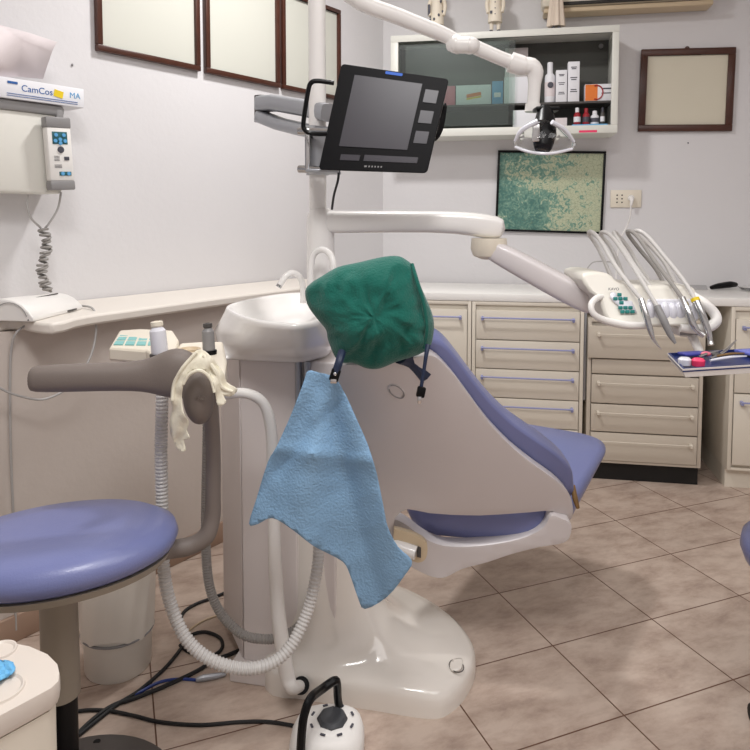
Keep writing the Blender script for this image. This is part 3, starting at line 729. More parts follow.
# basin
def rim(lst, z): return [onz(u, v, z) for u, v in lst]
R1 = [(226, 306), (231, 311.5), (242, 316.5), (258, 320.5), (277, 323), (297, 324), (316, 321), (332, 314), (338, 305), (330, 296), (312, 292.5), (288, 293), (262, 296.5), (240, 301)]
top = rim(R1, 1.0); cc = sum(top, V())/len(top)
def sc(r, k, z, dx=0, dy=0): return [V((cc.x+(p.x-cc.x)*k+dx, cc.y+(p.y-cc.y)*k+dy, z)) for p in r]
bott = []
for p, (u, v) in zip(top, [(225, 359), (232, 360), (243, 360.8), (260, 361.5), (280, 362.5), (299, 363), (314, 359.5), (328, 356)] + [None]*6 if False else [(225, 359), (232, 360), (243, 360.8), (260, 361.5), (280, 362.5), (299, 363), (315, 360), (328, 356), None, None, None, None, None, None] and R1): pass
BT = [(224, 359), (230, 360), (243, 361), (260, 361.8), (280, 362.6), (299, 363), (315, 360), (329, 355.5)]
bott = [onz(u, v, .88) for u, v in BT] + [V((p.x, p.y, .88)) for p in sc(top, .9, .88)[8:]]
MT = [(215, 329), (222, 336), (236, 342), (256, 345), (277, 347), (298, 348), (318, 344), (334, 337)]
mid = [onz(u, v, .935) for u, v in MT] + [V((p.x, p.y, .935)) for p in sc(top, 1.0, .935)[8:]]
def cc3(ring, n=4):
    N = len(ring); o = []
    for i in range(N):
        p0, p1, p2, p3 = ring[i-1], ring[i], ring[(i+1) % N], ring[(i+2) % N]
        for k in range(n):
            t_ = k/n; o.append(.5*((2*p1)+(p2-p0)*t_+(2*p0-5*p1+4*p2-p3)*t_*t_+(3*p1-p0-3*p2+p3)*t_**3))
    return o
def lz_(A, B, t_, z): return [V((a_q.x+(b_q.x-a_q.x)*t_, a_q.y+(b_q.y-a_q.y)*t_, z)) for a_q, b_q in zip(A, B)]
T1 = sc(top, 1.0, .995)
b = MB(); b.loft([cc3(q) for q in (sc(bott, .97, .8805), sc(bott, 1.0, .886), lz_(bott, mid, .35, .9), lz_(bott, mid, .75, .917), mid, lz_(mid, T1, .5, .962), lz_(mid, T1, .86, .984), sc(top, 1.0, .994), sc(top, .985, .999), sc(top, .965, 1.001), sc(top, .94, .999), sc(top, .91, .992), sc(top, .85, .975), sc(top, .74, .955), sc(top, .6, .94), sc(top, .4, .928), sc(top, .12, .922))])
b.build('spittoon_basin', M['white'], du, ang=80)
# spouts
b = MB(); q0 = at(303, 300, 1.98); b.tube([at(303, 303, 1.98), at(303, 287, 1.98), at(300, 277, 1.97), at(293, 273, 1.96), at(286, 276, 1.95), at(279, 286, 1.94)], [.009, .009, .009, .009, .009, .0085], 12, 6); s1_ = b.build('rinse_spout', M['white'], du)
b = MB(); b.cyl(at(279.6, 285, 1.94), at(278.2, 287.2, 1.938), .0088, seg=12); b.build('spout_tip', M['chrome'], s1_)
b = MB(); b.tube([at(311, 300, 1.93), at(311, 270, 1.93), at(313, 256, 1.93), at(320, 250, 1.92), at(328, 252, 1.9), at(333, 262, 1.88), at(334, 285, 1.87)], .009, 12, 6); b.build('cup_filler_spout', M['white'], du)
# post
PX = at(320.5, 215, 2.02); PX.z = 0
b = MB(); b.lathe([(.044, .99), (.042, 1.02), (.041, 1.2), (.04, 1.25), (.03, 1.272), (.026, 1.275)], PX, seg=28); b.build('post', M['white'], du)
PP = V(((318-375)/680*2.02, 2.02, 0))
b = MB(); b.lathe([(.0255, 1.26), (.0255, 2.15)], PP, seg=24); b.build('pole', M['white'], du)

# ------------------------------------------------------------------ INSTRUMENT ARM + CONSOLE
ic = thing('instrument_console', at(650, 330, 1.8), 'white instrument console with teal keys at the end of its swing arm', 'console')
def flat(c, ax, w, h, up=V((0, 0, 1)), seg=16, pw=.35):
    ax = ax.normalized(); x = ax.cross(up).normalized(); y = x.cross(ax).normalized(); o = []
    for k in range(seg):
        t_ = 2*math.pi*k/seg; cs, sn = math.cos(t_), math.sin(t_)
        o.append(c+x*w*math.copysign(abs(cs)**pw, cs)+y*h*math.copysign(abs(sn)**pw, sn))
    return o
b = MB(); path = [at(309, 222, 2.03), at(330, 222, 2.02), at(400, 221.5, 2.0), at(460, 222, 1.97), at(488, 226.5, 1.95), at(506, 229, 1.94)]
b.loft([flat(p, (path[min(i+1, 5)]-path[max(i-1, 0)]), [.036, .04, .038, .036, .038, .026][i], [.034, .034, .032, .032, .037, .03][i], pw=.6) for i, p in enumerate(path)])
b.build('upper_arm', M['white'], ic, sub=1, ang=70)
b = MB(); jc = at(489, 240, 1.94)
b.lathe([(.02, -.055), (.045, -.045), (.052, -.025), (.05, .005)], jc, seg=24); b.build('elbow_joint', M['beige'], ic)
b = MB(); path = [at(484, 246, 1.93), at(505, 256, 1.91), at(550, 281, 1.87), at(585, 300, 1.84), at(598, 306, 1.83)]
b.loft([flat(p, (path[min(i+1, 4)]-path[max(i-1, 0)]), [.028, .034, .034, .034, .03][i], [.028, .033, .036, .035, .03][i], pw=.6) for i, p in enumerate(path)])
b.build('lower_arm', M['shell'], ic, sub=1, ang=70)
# console body
def solid(outline, dfront, dback, name, m, parent, bev=.006, smooth=3, slope=0):
    o = closed_catmull(outline, smooth) if smooth else [V(p) for p in outline]
    b = MB(); vm = sum(p[1] for p in o)/len(o)
    fr = [at(p[0], p[1], dfront+slope*(vm-p[1])) for p in o]
    n_ = V((0, 1, 0)); bk = [p+V((0, dback-dfront, 0)) for p in fr]
    b.loft([fr, bk]); return b.build(name, m, parent, bev=bev)
body = [(581.5, 277), (590, 272), (606, 273), (613, 277), (622, 284), (650, 286), (690, 286), (697, 292), (701, 300), (697, 322), (690, 326), (645, 327), (620, 326), (606, 318), (600, 300), (590, 292)]
solid(body, 1.72, 1.9, 'console_body', M['ivory'], ic, .01, 2, .0015)
b = MB(); b.tube([at(603, 297, 1.73), at(597, 298, 1.71), at(591.5, 304, 1.69), at(593, 313, 1.68), at(604, 320, 1.68), at(625, 325, 1.68), at(646, 325.5, 1.68)], [.007, .008, .008, .008, .009, .010, .009], 12, 6); b.build('grab_handle', M['white_m'], ic)
b = MB(); b.tube([at(694, 296, 1.73), at(704, 303, 1.7), at(714, 313, 1.69), at(716, 321, 1.68), at(709, 327, 1.68), at(696, 329, 1.68), at(680, 328, 1.68)], [.01, .012, .013, .013, .013, .012, .01], 12, 6); b.build('grab_handle', M['white_m'], ic)
b = MB()
for k in range(7):
    t_ = k/6; u = 650+44*t_; b.ball(at(u, 312+(1 if k % 2 else 0), 1.7), .013, .014, .026, 14, 10)
b.box(at(671, 304, 1.715), (.125, .02, .025), .008); b.build('silicone_pad', M['silicone'], ic)
kf = lambda u, v: at(u, v, 1.712+.0015*(300-v)-.0015)
b = MB(); b.sheet([(611, 292), (616, 293), (617, 297), (624, 296), (625, 300), (632, 301), (637, 313), (620, 311), (618, 305), (613, 301), (610, 297)], 6, kf, smooth=0); b.build('key_panel', M['silicone'], ic, solid=.001)
b = MB()
for (u, v) in ((619, 294.5), (615, 298.5), (620, 298.5), (625, 298.5), (621, 302.5), (620, 307.5), (625, 307.5), (630, 307.5), (622, 311.5), (627, 311.5), (632, 311.5)):
    c = kf(u, v)+V((0, -.003, 0)); b.box(c, (.011, .004, .0085), .0015)
b.build('key', M['teal'], ic)
txt('KAVO', .010, Matrix.Translation(kf(611, 290)+V((.004, -.008, .003))) @ FACE, M['ink'], ic)
b = MB(); b.box(at(687, 331, 1.74), (.06, .06, .02), .004); b.cyl(at(691, 334, 1.72), at(702, 356, 1.66), .012, .009, seg=12); b.build('tray_bracket', M['white_m'], ic)
b = MB(); b.box(at(689, 333, 1.705), (.045, .004, .012), .002); b.build('bracket_label', M['greym'], ic)
b = MB(); b.box(at(580, 283, 1.9), (.01, .02, .03), .002); b.build('arm_gap', M['black'], ic)

def hp(name, label, hosepts, hd, bodypts, bd, rads, bm, hm=M['hose'], ring=None, hr=.0055, tail=None):
    root = thing(name, at(*bodypts[-1], bd[-1]), label, 'dental handpiece', 'instruments hanging on the console')
    b = MB(); P = [at(u, v, d) for (u, v), d in zip(hosepts, hd)]; b.tube(P, hr, 10, 6); b.build('hose', hm, root)
    b = MB(); P = [at(u, v, d) for (u, v), d in zip(bodypts, bd)]; b.tube(P, rads, 14, 3); o = b.build('handpiece_body', bm, root)
    if ring:
        a, c = P[0], P[1]; b = MB(); b.cyl(a.lerp(c, -.05), a.lerp(c, .15), rads[0]*1.12, seg=14); b.build('ring', ring, root)
    return root
hp('air_syringe', 'thin steel syringe with bent tip, leftmost instrument on the console', [(613, 277), (607, 262), (597, 240), (590, 232.5), (587, 233.5)][::-1] and [(612, 279), (606, 265), (598, 248), (589, 234), (592, 232), (600, 240), (613, 262), (628, 283), (641, 299)], [1.88, 1.9, 1.93, 1.92, 1.88, 1.84, 1.78, 1.72, 1.68],
   [(641, 299), (646, 316), (651, 332), (654, 340), (661, 349)], [1.68, 1.66, 1.65, 1.645, 1.64], [.0075, .0085, .007, .0035, .0015], M['chrome'])
hp('handpiece', 'slim grey handpiece hanging second from left on the console', [(625, 281), (618, 262), (610, 246), (601, 235), (604, 232), (613, 238), (630, 262), (645, 286), (657, 306)], [1.88, 1.9, 1.92, 1.91, 1.87, 1.84, 1.78, 1.72, 1.68],
   [(657, 306), (664, 321), (670, 334), (675.5, 343.5)], [1.68, 1.66, 1.65, 1.64], [.0085, .0095, .008, .003], M['greym'])
hp('handpiece', 'parked handpiece in the middle of the console, its hose looping behind', [(652, 284), (640, 268), (630, 250), (617, 234), (614, 233), (617, 238), (632, 262), (648, 284), (660, 296)], [1.88, 1.9, 1.92, 1.91, 1.88, 1.86, 1.8, 1.76, 1.75],
   [(660, 296), (668, 310), (674, 320)], [1.735, 1.72, 1.71], [.008, .01, .008], M['silicone'])
hp('turbine_handpiece', 'polished steel handpiece with angled head left of the banded one', [(664, 284), (655, 268), (640, 250), (628, 234), (630, 231), (638, 237), (654, 260), (672, 284), (682, 298)], [1.88, 1.9, 1.92, 1.91, 1.87, 1.84, 1.78, 1.72, 1.69],
   [(682, 298), (688, 312), (693, 324), (698, 331), (704, 336)], [1.69, 1.665, 1.655, 1.65, 1.645], [.0085, .0095, .0085, .006, .0065], M['chrome'], hm=M['hosed'])
hp('turbine_handpiece', 'steel handpiece with an orange band, rightmost on the console', [(676, 284), (664, 262), (650, 246), (636, 233), (639, 231), (648, 237), (664, 256), (684, 281), (695, 299)], [1.88, 1.9, 1.92, 1.91, 1.86, 1.83, 1.78, 1.72, 1.68],
   [(695, 299), (702, 315), (708, 331), (710, 340), (711, 345)], [1.68, 1.66, 1.65, 1.645, 1.64], [.0095, .0095, .008, .006, .0075], M['chrome'], ring=M['yellow'])

# ------------------------------------------------------------------ TRAY
TZ = .93
tr = thing('instrument_tray', onz(715, 360, TZ-.012), 'white rimmed navy instrument tray cut off by the right edge', 'tray')
c1 = onz(667, 353.5, TZ); c2 = onz(682, 369, TZ); c3 = onz(750, 348.8, TZ); c4 = onz(750, 361, TZ)
d1 = (c3-c1).normalized(); dn = V((d1.y, -d1.x, 0)); TW = .175; TLn = .30
tc = [c1, c1+d1*TLn, c1+d1*TLn+dn*TW, c1+dn*TW*.98+d1*.02]
tc = [c1, c1+d1*TLn, c2+(c1+d1*TLn-c1), c2]
def inset(p, k, z): m_ = sum(p, V())/4; return [V((m_.x+(q.x-m_.x)*k, m_.y+(q.y-m_.y)*k, z)) for q in p]
b = MB(); b.loft([inset(tc, .93, TZ-.02), inset(tc, 1, TZ), inset(tc, .985, TZ), inset(tc, .95, TZ-.008)]); b.build('tray_rim', M['white'], tr, bev=.002)
b = MB(); b.loft([inset(tc, .985, TZ-.0075), inset(tc, .985, TZ+.0015), inset(tc, .95, TZ+.0015), inset(tc, .94, TZ-.0055)], True, True); b.build('tray_liner', M['trayblue'], tr)
def tp(a, c_, dz=0): return c1+d1*(TLn*a)+(c2-c1)*c_+V((0, 0, dz-.004))
ang1 = math.atan2(d1.y, d1.x); R1m = Matrix.Rotation(ang1, 3, 'Z')
b = MB(); b.box(tp(.2, .22, .008), (.06, .03, .006), .002, rot=R1m); tag(b.build('small_box', M['navybox']), 'small lilac box on the far left of the navy tray', 'box')
b = MB(); b.lathe([(.013, 0), (.014, .012), (.01, .016), (.0005, .016)], tp(.16, .82, .002), seg=16); tag(b.build('pink_cup', M['pink']), 'tiny pink cup near the tray corner', 'cup')
b = MB(); b.lathe([(.013, 0), (.014, .012), (.01, .016), (.0005, .016)], tp(.06, .72, .002), seg=16); tag(b.build('white_cup', M['silicone']), 'tiny white cup beside the pink cup', 'cup')
b = MB(); b.box(tp(.72, .35, .007), (.045, .06, .006), .001, rot=R1m)
tag(b.build('sachet', M['lilac']), 'blue and white striped sachet lying on the navy tray', 'sachet')
for k, (a0, a1, m_, lab) in enumerate(((( .3, .6), (.62, .1), 'chrome', 'steel probe lying slantwise across the navy tray'), ((.22, .45), (.45, .25), 'chrome', 'short steel probe beside the lilac box'), ((.28, .72), (.6, .7), 'silicone', 'white plastic stick along the near tray side'), ((.35, .5), (.62, .5), 'brass', 'bronze coloured instrument in the tray middle'))):
    b = MB(); b.tube([tp(*a0, .008), tp((a0[0]+a1[0])/2, (a0[1]+a1[1])/2, .012), tp(*a1, .012 if k else .03)], [.0028, .0035, .0015], 8, 4); tag(b.build('dental_probe', M[m_]), lab, 'dental probe', 'instruments on the tray')
b = MB(); b.ball(tp(.38, .45, .010), .011, .008, .006); tag(b.build('cotton_roll', M['greyd']), 'dark round wad in the middle of the navy tray', 'wad')
b = MB(); b.ball(tp(.3, .35, .01), .012, .008, .006); tag(b.build('cotton_roll', M['rose']), 'pale pink wad on the navy tray near the probes', 'wad')

# ------------------------------------------------------------------ LAMP
lm = thing('operating_lamp', at(545, 140, 2.0), 'operating lamp with clear shield at the end of a jointed white arm', 'lamp')
TOPP = V((PP.x, PP.y, 2.04))
b = MB(); b.tube([TOPP+V((-.03, 0, .0)), TOPP+V((.0, -.0, .01)), at(349, -6, 2.03), at(400, 17, 2.06), at(440, 33, 2.08), at(462, 44, 2.09)], [.03, .03, .0245, .024, .023, .02], 16, 4); b.build('upper_arm', M['white'], lm)
b = MB(); b.tube([at(453, 43, 2.09), at(459, 46, 2.07)], [.027, .025], 16); b.ball(at(456, 44, 2.08), .028, .03, .028); b.ball(at(470, 45.5, 2.07), .03, .03, .026); b.tube([at(458, 45, 2.07), at(470, 45, 2.06)], .025, 14); b.build('middle_joint', M['white'], lm)
b = MB(); b.tube([at(468, 44, 2.08), at(500, 58, 2.09), at(516, 64, 2.1)], [.022, .021, .022], 14, 2); b.build('lower_arm', M['white'], lm)
b = MB(); b.tube([at(510, 62, 2.1), at(522, 66, 2.1)], [.031, .031], 16); b.ball(at(522, 66, 2.1), .03, .03, .028); b.tube([at(522, 66, 2.1), at(531, 67, 2.1), at(535, 73, 2.1), at(534.5, 85, 2.1), at(533, 110, 2.1)], [.027, .028, .026, .019, .018], 14, 3); b.tube([at(533, 104, 2.1), at(532.5, 112, 2.1)], [.023, .024], 16); b.build('drop_arm', M['white'], lm)
b = MB(); LD = 2.0
b.box(at(546, 109.5, 2.03), (.07, .05, .012), .004); b.tube([at(545, 110, 2.03), at(545, 122, 2.0), at(544, 135, 1.97), at(543, 148, 1.95)], [.022, .03, .034, .024], 16, 4); b.build('lamp_head', M['black'], lm)
b = MB(); b.sheet([(514, 145), (516, 136), (525, 125), (538, 120), (549, 121), (562, 130), (573, 139), (576, 145), (568, 151), (545, 153.5), (525, 151.5)], 4, lambda u, v: at(u, v, 1.93+.00006*(u-545)**2+.0016*abs(v-137)), smooth=3); b.build('clear_shield', M['glass'], lm, solid=.004)
b = MB(); b.tube([at(515, 141, 1.97), at(522, 130, 1.95), at(538, 121, 1.93)], [.004, .007, .007], 10, 4); b.tube([at(552, 122, 1.93), at(565, 130, 1.95), at(574, 142, 1.97)], [.007, .007, .004], 10, 4); b.tube([at(515, 147, 1.97), at(530, 152, 1.95), at(550, 153.5, 1.93), at(572, 149, 1.96)], .0045, 10, 4); b.build('shield_edge', M['silicone'], lm)
b = MB(); b.box(at(536, 133, 1.94), (.02, .01, .05), .003); b.build('reflector', M['chrome'], lm)

# ------------------------------------------------------------------ MONITOR
mo = thing('monitor', at(385, 170, 1.86), 'black flat monitor with grey screen on a pole bracket', 'monitor')
TLc, TRc, BRc, BLc = at(341.5, 63.5, 1.88), at(449, 79, 1.83), at(427, 172.8, 1.78), at(318.5, 169.5, 1.83)
def mon(a, c_, off=0):   # bilinear, a right 0..1, c down 0..1
    n_ = (TRc-TLc).cross(BLc-TLc).normalized(); n_ = n_ if n_.y < 0 else -n_
    return TLc.lerp(TRc, a).lerp(BLc.lerp(BRc, a), c_)+n_*off
def rrect(a0, a1, c0, c1_, off, r=.0, seg=4):
    o = []
    for (ca, cc_, t0) in ((a1-r, c0+r, -90), (a1-r, c1_-r, 0), (a0+r, c1_-r, 90), (a0+r, c0+r, 180)):
        for k in range(seg+1):
            t_ = math.radians(t0+90*k/seg); o.append(mon(ca+r*math.cos(t_), cc_+r*math.sin(t_), off))
    return o
b = MB(); b.loft([rrect(0, 1, 0, 1, 0, .035), rrect(0, 1, 0, 1, -.006, .035)]); b.build('bezel', M['bezel'], mo, bev=.001)
b = MB(); b.loft([rrect(0, 1, 0, 1, -.0065, .035), rrect(-.012, .99, -.01, .99, -.016, .035), rrect(.01, .97, .02, .97, -.035, .05)]); b.build('rear_housing', M['white_m'], mo)
b = MB(); b.loft([rrect(.145, .775, .09, .775, .0003, .003), rrect(.145, .775, .09, .775, .0012, .003)]); b.build('screen', M['screen'], mo)
b = MB()
for (a0, a1, c0, c1_) in ((.815, .935, .14, .275), (.815, .935, .36, .49), (.815, .935, .575, .70), (.18, .36, .85, .905), (.40, .89, .845, .905)):
    b.loft([rrect(a0, a1, c0, c1_, .0003, .003), rrect(a0, a1, c0, c1_, .0012, .003)])
b.build('touch_key', M['screen'], mo)
bx_ = (TRc-TLc).normalized(); bz_ = (TLc-BLc).normalized(); bn_ = bx_.cross(bz_).normalized()
mt = Matrix((bx_, bz_, bn_)).transposed().to_4x4(); mt.translation = mon(.5, .955, .001)
if bn_.y > 0: mt = Matrix((bx_, bz_, -bn_)).transposed().to_4x4(); mt.translation = mon(.5, .955, .001)
b = MB()
for k in range(6): b.loft([rrect(.42+.028*k+(.01 if k else 0), .42+.028*k+.022, .948, .964, .0003, .001), rrect(.42+.028*k+(.01 if k else 0), .42+.028*k+.022, .948, .964, .0009, .001)])
b.build('maker_mark', M['greym'], mo)
b = MB(); b.loft([rrect(.42, .58, .012, .04, .0003, .01), rrect(.42, .58, .012, .04, .0009, .01)]); b.build('painted_reflection', M['light'], mo)  # blue reflection painted as a glowing strip on the bezel, no lamp
b = MB(); b.sheet([(443, 105), (447, 107), (443, 130), (437, 140), (433, 138)], 8, lambda u, v: at(u, v, 1.86), smooth=2); b.build('side_grip', M['black'], mo, solid=.01)
b = MB(); b.tube([at(334, 83, 1.86), at(318, 81, 1.86), at(311, 83, 1.86), at(308, 92, 1.86), at(303.5, 122, 1.86), at(305, 130, 1.86), at(312, 133.5, 1.86), at(328, 134, 1.85)], .0065, 10, 5); b.build('loop_handle', M['black'], mo)
mb_ = thing('monitor_bracket', at(312, 172, 1.98), 'grey metal folding bracket clamping the monitor to the pole', 'bracket')
b = MB(); b.lathe([(.034, -.015), (.034, .11)], V((PP.x, PP.y, at(312, 170, 2.02).z)), seg=24); b.build('pole_clamp', M['alu'], mb_)
b = MB()
for v in (131, 169): b.tube([at(299, v, 1.97), at(330, v+1, 1.93)], [.011, .01], 12)
b.box(at(308, 150, 1.97), (.014, .05, .12), .003); b.build('clamp_bolts', M['chrome'], mb_)
def bar(path, w, h, name, m, parent):
    b = MB(); n = len(path); b.loft([flat(p, path[min(i+1, n-1)]-path[max(i-1, 0)], w, h, pw=.5) for i, p in enumerate(path)]); return b.build(name, m, parent, ang=50)
bar([at(262, 104, 2.25), at(275, 103, 2.2), at(305, 108, 2.1), at(330, 113, 1.98)], .03, .026, 'folding_arm', M['alu'], mb_)
bar([at(262, 117, 2.25), at(280, 124, 2.18), at(305, 130, 2.08), at(322, 133, 1.99)], .03, .02, 'folding_arm', M['alu'], mb_)
b = MB(); b.tube([at(262, 96, 2.25), at(262, 122, 2.25)], .025, 14); b.build('arm_hinge', M['greyd'], mb_)
b = MB(); b.box(at(324, 172, 1.9), (.09, .12, .008), .002); b.build('mount_plate', M['alu'], mb_)
b = MB(); b.tube([at(339, 168, 1.85), at(338, 180, 1.88), at(334, 195, 1.93), at(332, 209, 1.99)], .0035, 8, 5); tag(b.build('monitor_cable', M['rubber']), 'thin black cable hanging from the monitor to the arm', 'cable')

# ------------------------------------------------------------------ DENTAL CHAIR
ch = thing('dental_chair', onz(340, 640), 'reclined dental chair with periwinkle upholstery, white shell and white foot', 'dental chair')
Pa, Pb, Pc = at(337, 370, 1.50), at(430, 352, 1.50), at(392, 540, 1.80)
pn = (Pb-Pa).cross(Pc-Pa).normalized(); pn = pn if pn.y < 0 else -pn
def on_back(u, v, k=0):
    # k metres in front (towards the sitter, away from the camera)
    h = hit(u, v, pn, pn.dot(Pa)); t_ = max(0, min(1, (v-350)/180)); mid_ = 383+100*t_; half = 55+45*t_
    x = (u-mid_)/half
    return h-pn*(k+.012*x*x)-pn*0
shell = [(334, 377), (341, 368), (362, 366), (400, 361), (426, 357), (437, 360), (446, 368), (458, 382), (474, 404), (492, 428), (515, 452), (540, 472), (558, 485), (570, 497), (574, 507), (574, 520), (566, 523), (556, 516), (545, 513), (480, 515.5), (430, 514), (408, 511), (396, 520), (391, 538), (386, 534), (380, 500), (370, 460), (358, 432), (343, 400)]
b = MB(); b.sheet(shell, 7, lambda u, v: on_back(u, v), smooth=2); b.build('backrest_shell', M['shell'], ch, solid=.03, ang=60, bev=.004, solid_off=-1 if False else 1)
# cushion on the sitter's side
cush = [(342, 372), (380, 362), (428, 352), (440, 353), (450, 360), (462, 374), (478, 395), (497, 418), (520, 440), (545, 458), (566, 473), (579, 487), (581, 500), (578, 512), (540, 505), (480, 500), (400, 505), (385, 490), (372, 455), (355, 420)]
b = MB(); nrm_ = []
def cushpt(k, inset_):
    cu, cv = 455, 430
    return [on_back(cu+(p[0]-cu)*inset_, cv+(p[1]-cv)*inset_, k) for p in closed_catmull(cush, 3)]
b.loft([cushpt(.034, .93), cushpt(.035, .985), cushpt(.045, 1.0), cushpt(.065, 1.0), cushpt(.085, .985), cushpt(.1, .93), cushpt(.1, .5)]); b.build('backrest_cushion', M['purple'], ch, ang=70)
b = MB(); c = on_back(395.5, 391.5); o_ = []
b.sheet([(388, 386), (395, 384), (402, 388), (405, 394), (400, 398), (393, 396), (388, 391)], 5, lambda u, v: on_back(u, v)+pn*.002, smooth=3); q_ = b.build('cover_cap', M['shell'], ch, solid=.003)
pts = [on_back(396.5+7.5*math.cos(k*math.pi/12)+1*math.sin(k*math.pi/12), 391+6*math.sin(k*math.pi/12)+2.5*math.cos(k*math.pi/12))+pn*.003 for k in range(-9, 13)]
b = MB(); b.tube(pts, .0012, 6); b.build('cap_groove', M['greym'], ch)
# seat
RL, RR, FR, FL = V((.045, 1.90, 0)), V((.52, 1.82, 0)), V((.815, 2.29, 0)), V((.40, 2.56, 0))
def quadpt(a, c_): return RL.lerp(RR, a).lerp(FL.lerp(FR, a), c_)
def seat_ring(zf, ins, a0=0, a1=1, c0=0, c1_=1, r=.2, seg=6):
    o = []; 
    for (ca, cc_, t0) in ((a1-ins-r, c0+ins+r, -90), (a1-ins-r, c1_-ins-r, 0), (a0+ins+r, c1_-ins-r, 90), (a0+ins+r, c0+ins+r, 180)):
        for k in range(seg+1):
            t_ = math.radians(t0+90*k/seg); a = ca+r*math.cos(t_); c2_ = cc_+r*math.sin(t_); q = quadpt(a, c2_); q.z = zf(a, c2_); o.append(q)
    return o
zt0 = lambda a, c_: .445+.055*c_
zb0 = lambda a, c_: .318+.22*min(c_, .55)+ .012*abs(a-.5)*2*(1-c_)
b = MB(); b.loft([seat_ring(zb0, .12), seat_ring(lambda a, c_: zb0(a, c_)+.012, .02), seat_ring(lambda a, c_: (zb0(a, c_)+zt0(a, c_))/2, 0), seat_ring(lambda a, c_: zt0(a, c_)-.012, .0), seat_ring(zt0, .04), seat_ring(lambda a, c_: zt0(a, c_)-.004, .2)])
b.build('seat_cushion', M['purple'], ch, ang=70)
# white pan below the seat
pan = [(386, 524), (392, 541), (404, 549), (420, 550), (440, 549), (480, 546), (520, 539), (547, 526), (551, 515), (566, 524), (571, 531), (567, 541), (556, 546), (520, 553), (490, 561), (462, 569), (445, 577), (432, 577), (415, 568), (392, 556), (383, 540)]
pan = [(385, 524), (392, 520), (397, 520), (408, 526), (424, 538), (445, 546), (480, 546), (520, 539), (543, 528), (551, 516), (562, 519), (571, 524), (570, 536), (563, 543), (540, 547), (512, 554), (488, 562), (462, 569), (446, 577), (433, 577), (415, 569), (395, 556), (386, 540)]
b = MB(); pv = lambda u, v: at(u, v, 1.80+.0003*(575-u)*.4+.0006*(v-515)*1.0)
b.sheet(pan, 8, pv, smooth=3); b.build('seat_pan_rim', M['shell'], ch, solid=.04, bev=.008, ang=60)
b = MB(); b.loft([seat_ring(lambda a, c_: .25, .25), seat_ring(lambda a, c_: .27+.05*c_, .16), seat_ring(lambda a, c_: .32+.06*c_, .14)]); b.build('seat_pan', M['shell'], ch, ang=60)
b = MB(); b.sheet([(394, 531), (396, 529.5), (410, 533), (424, 540), (427.5, 547), (426, 558), (420, 562.5), (412, 561), (395, 553)], 6, lambda u, v: at(u, v, 1.775), smooth=3); b.build('tan_bracket', M['beige2'], ch, solid=.02, bev=.003)
b = MB(); b.tube([at(350, 533, 1.85), at(385, 543, 1.79), at(416, 553, 1.76)], [.02, .02, .018], 12, 3); b.build('lift_link', M['white'], ch)
b = MB(); b.sheet([(417, 546), (421, 548), (421, 558), (417, 557)], 4, lambda u, v: at(u, v, 1.768), smooth=0); b.build('link_slot', M['greyd'], ch, solid=.003)
b = MB(); b.tube([at(573, 485, 1.86), at(575, 498, 1.85), at(578, 508, 1.85)], [.006, .008, .005], 10, 3); b.build('hinge_trim', M['brass'], ch)
# foot of the chair
FT = [(266, 690), (307, 700), (370, 710), (430, 719), (452, 712), (468, 694), (476, 672), (470, 652), (448, 628), (412, 606), (372, 594), (330, 598), (296, 614), (268, 640)]
f0 = [onz(u, v, 0) for u, v in FT]
colc = V((-.142, 1.855, 0))
cols = [V((colc.x+.113*math.cos(t_), colc.y+.11*math.sin(t_), 0)) for t_ in [math.atan2(p.y-colc.y, p.x-colc.x) for p in f0]]
def fr(k, z, z2=None): return [V((p.x+(c_.x-p.x)*k, p.y+(c_.y-p.y)*k, z)) for p, c_ in zip(f0, cols)]
b = MB(); b.loft([cc3(q) for q in (fr(.0, 0), fr(0, .025), fr(.01, .042), fr(.035, .055), fr(.08, .063), fr(.2, .071), fr(.4, .083), fr(.6, .104), fr(.78, .145), fr(.9, .215), fr(.96, .3), fr(.99, .4), fr(1.01, .56))]); b.build('chair_foot', M['base'], ch, ang=80)
b = MB(); b.sheet([(450, 665), (453, 661), (460, 659.5), (463, 662), (462, 668), (459, 671.5), (453, 672), (450, 669)], 3, lambda u, v: onz(u, v, .068), smooth=2); b.build('foot_button', M['base'], ch, solid=.005)
pts = [onz(456.5+7*math.cos(t_)+2*math.sin(t_), 666+6.3*math.sin(t_), .071) for t_ in [k*math.pi/10 for k in range(21)]]
b = MB(); b.tube(pts, .0013, 6); b.build('button_groove', M['greyd'], ch)

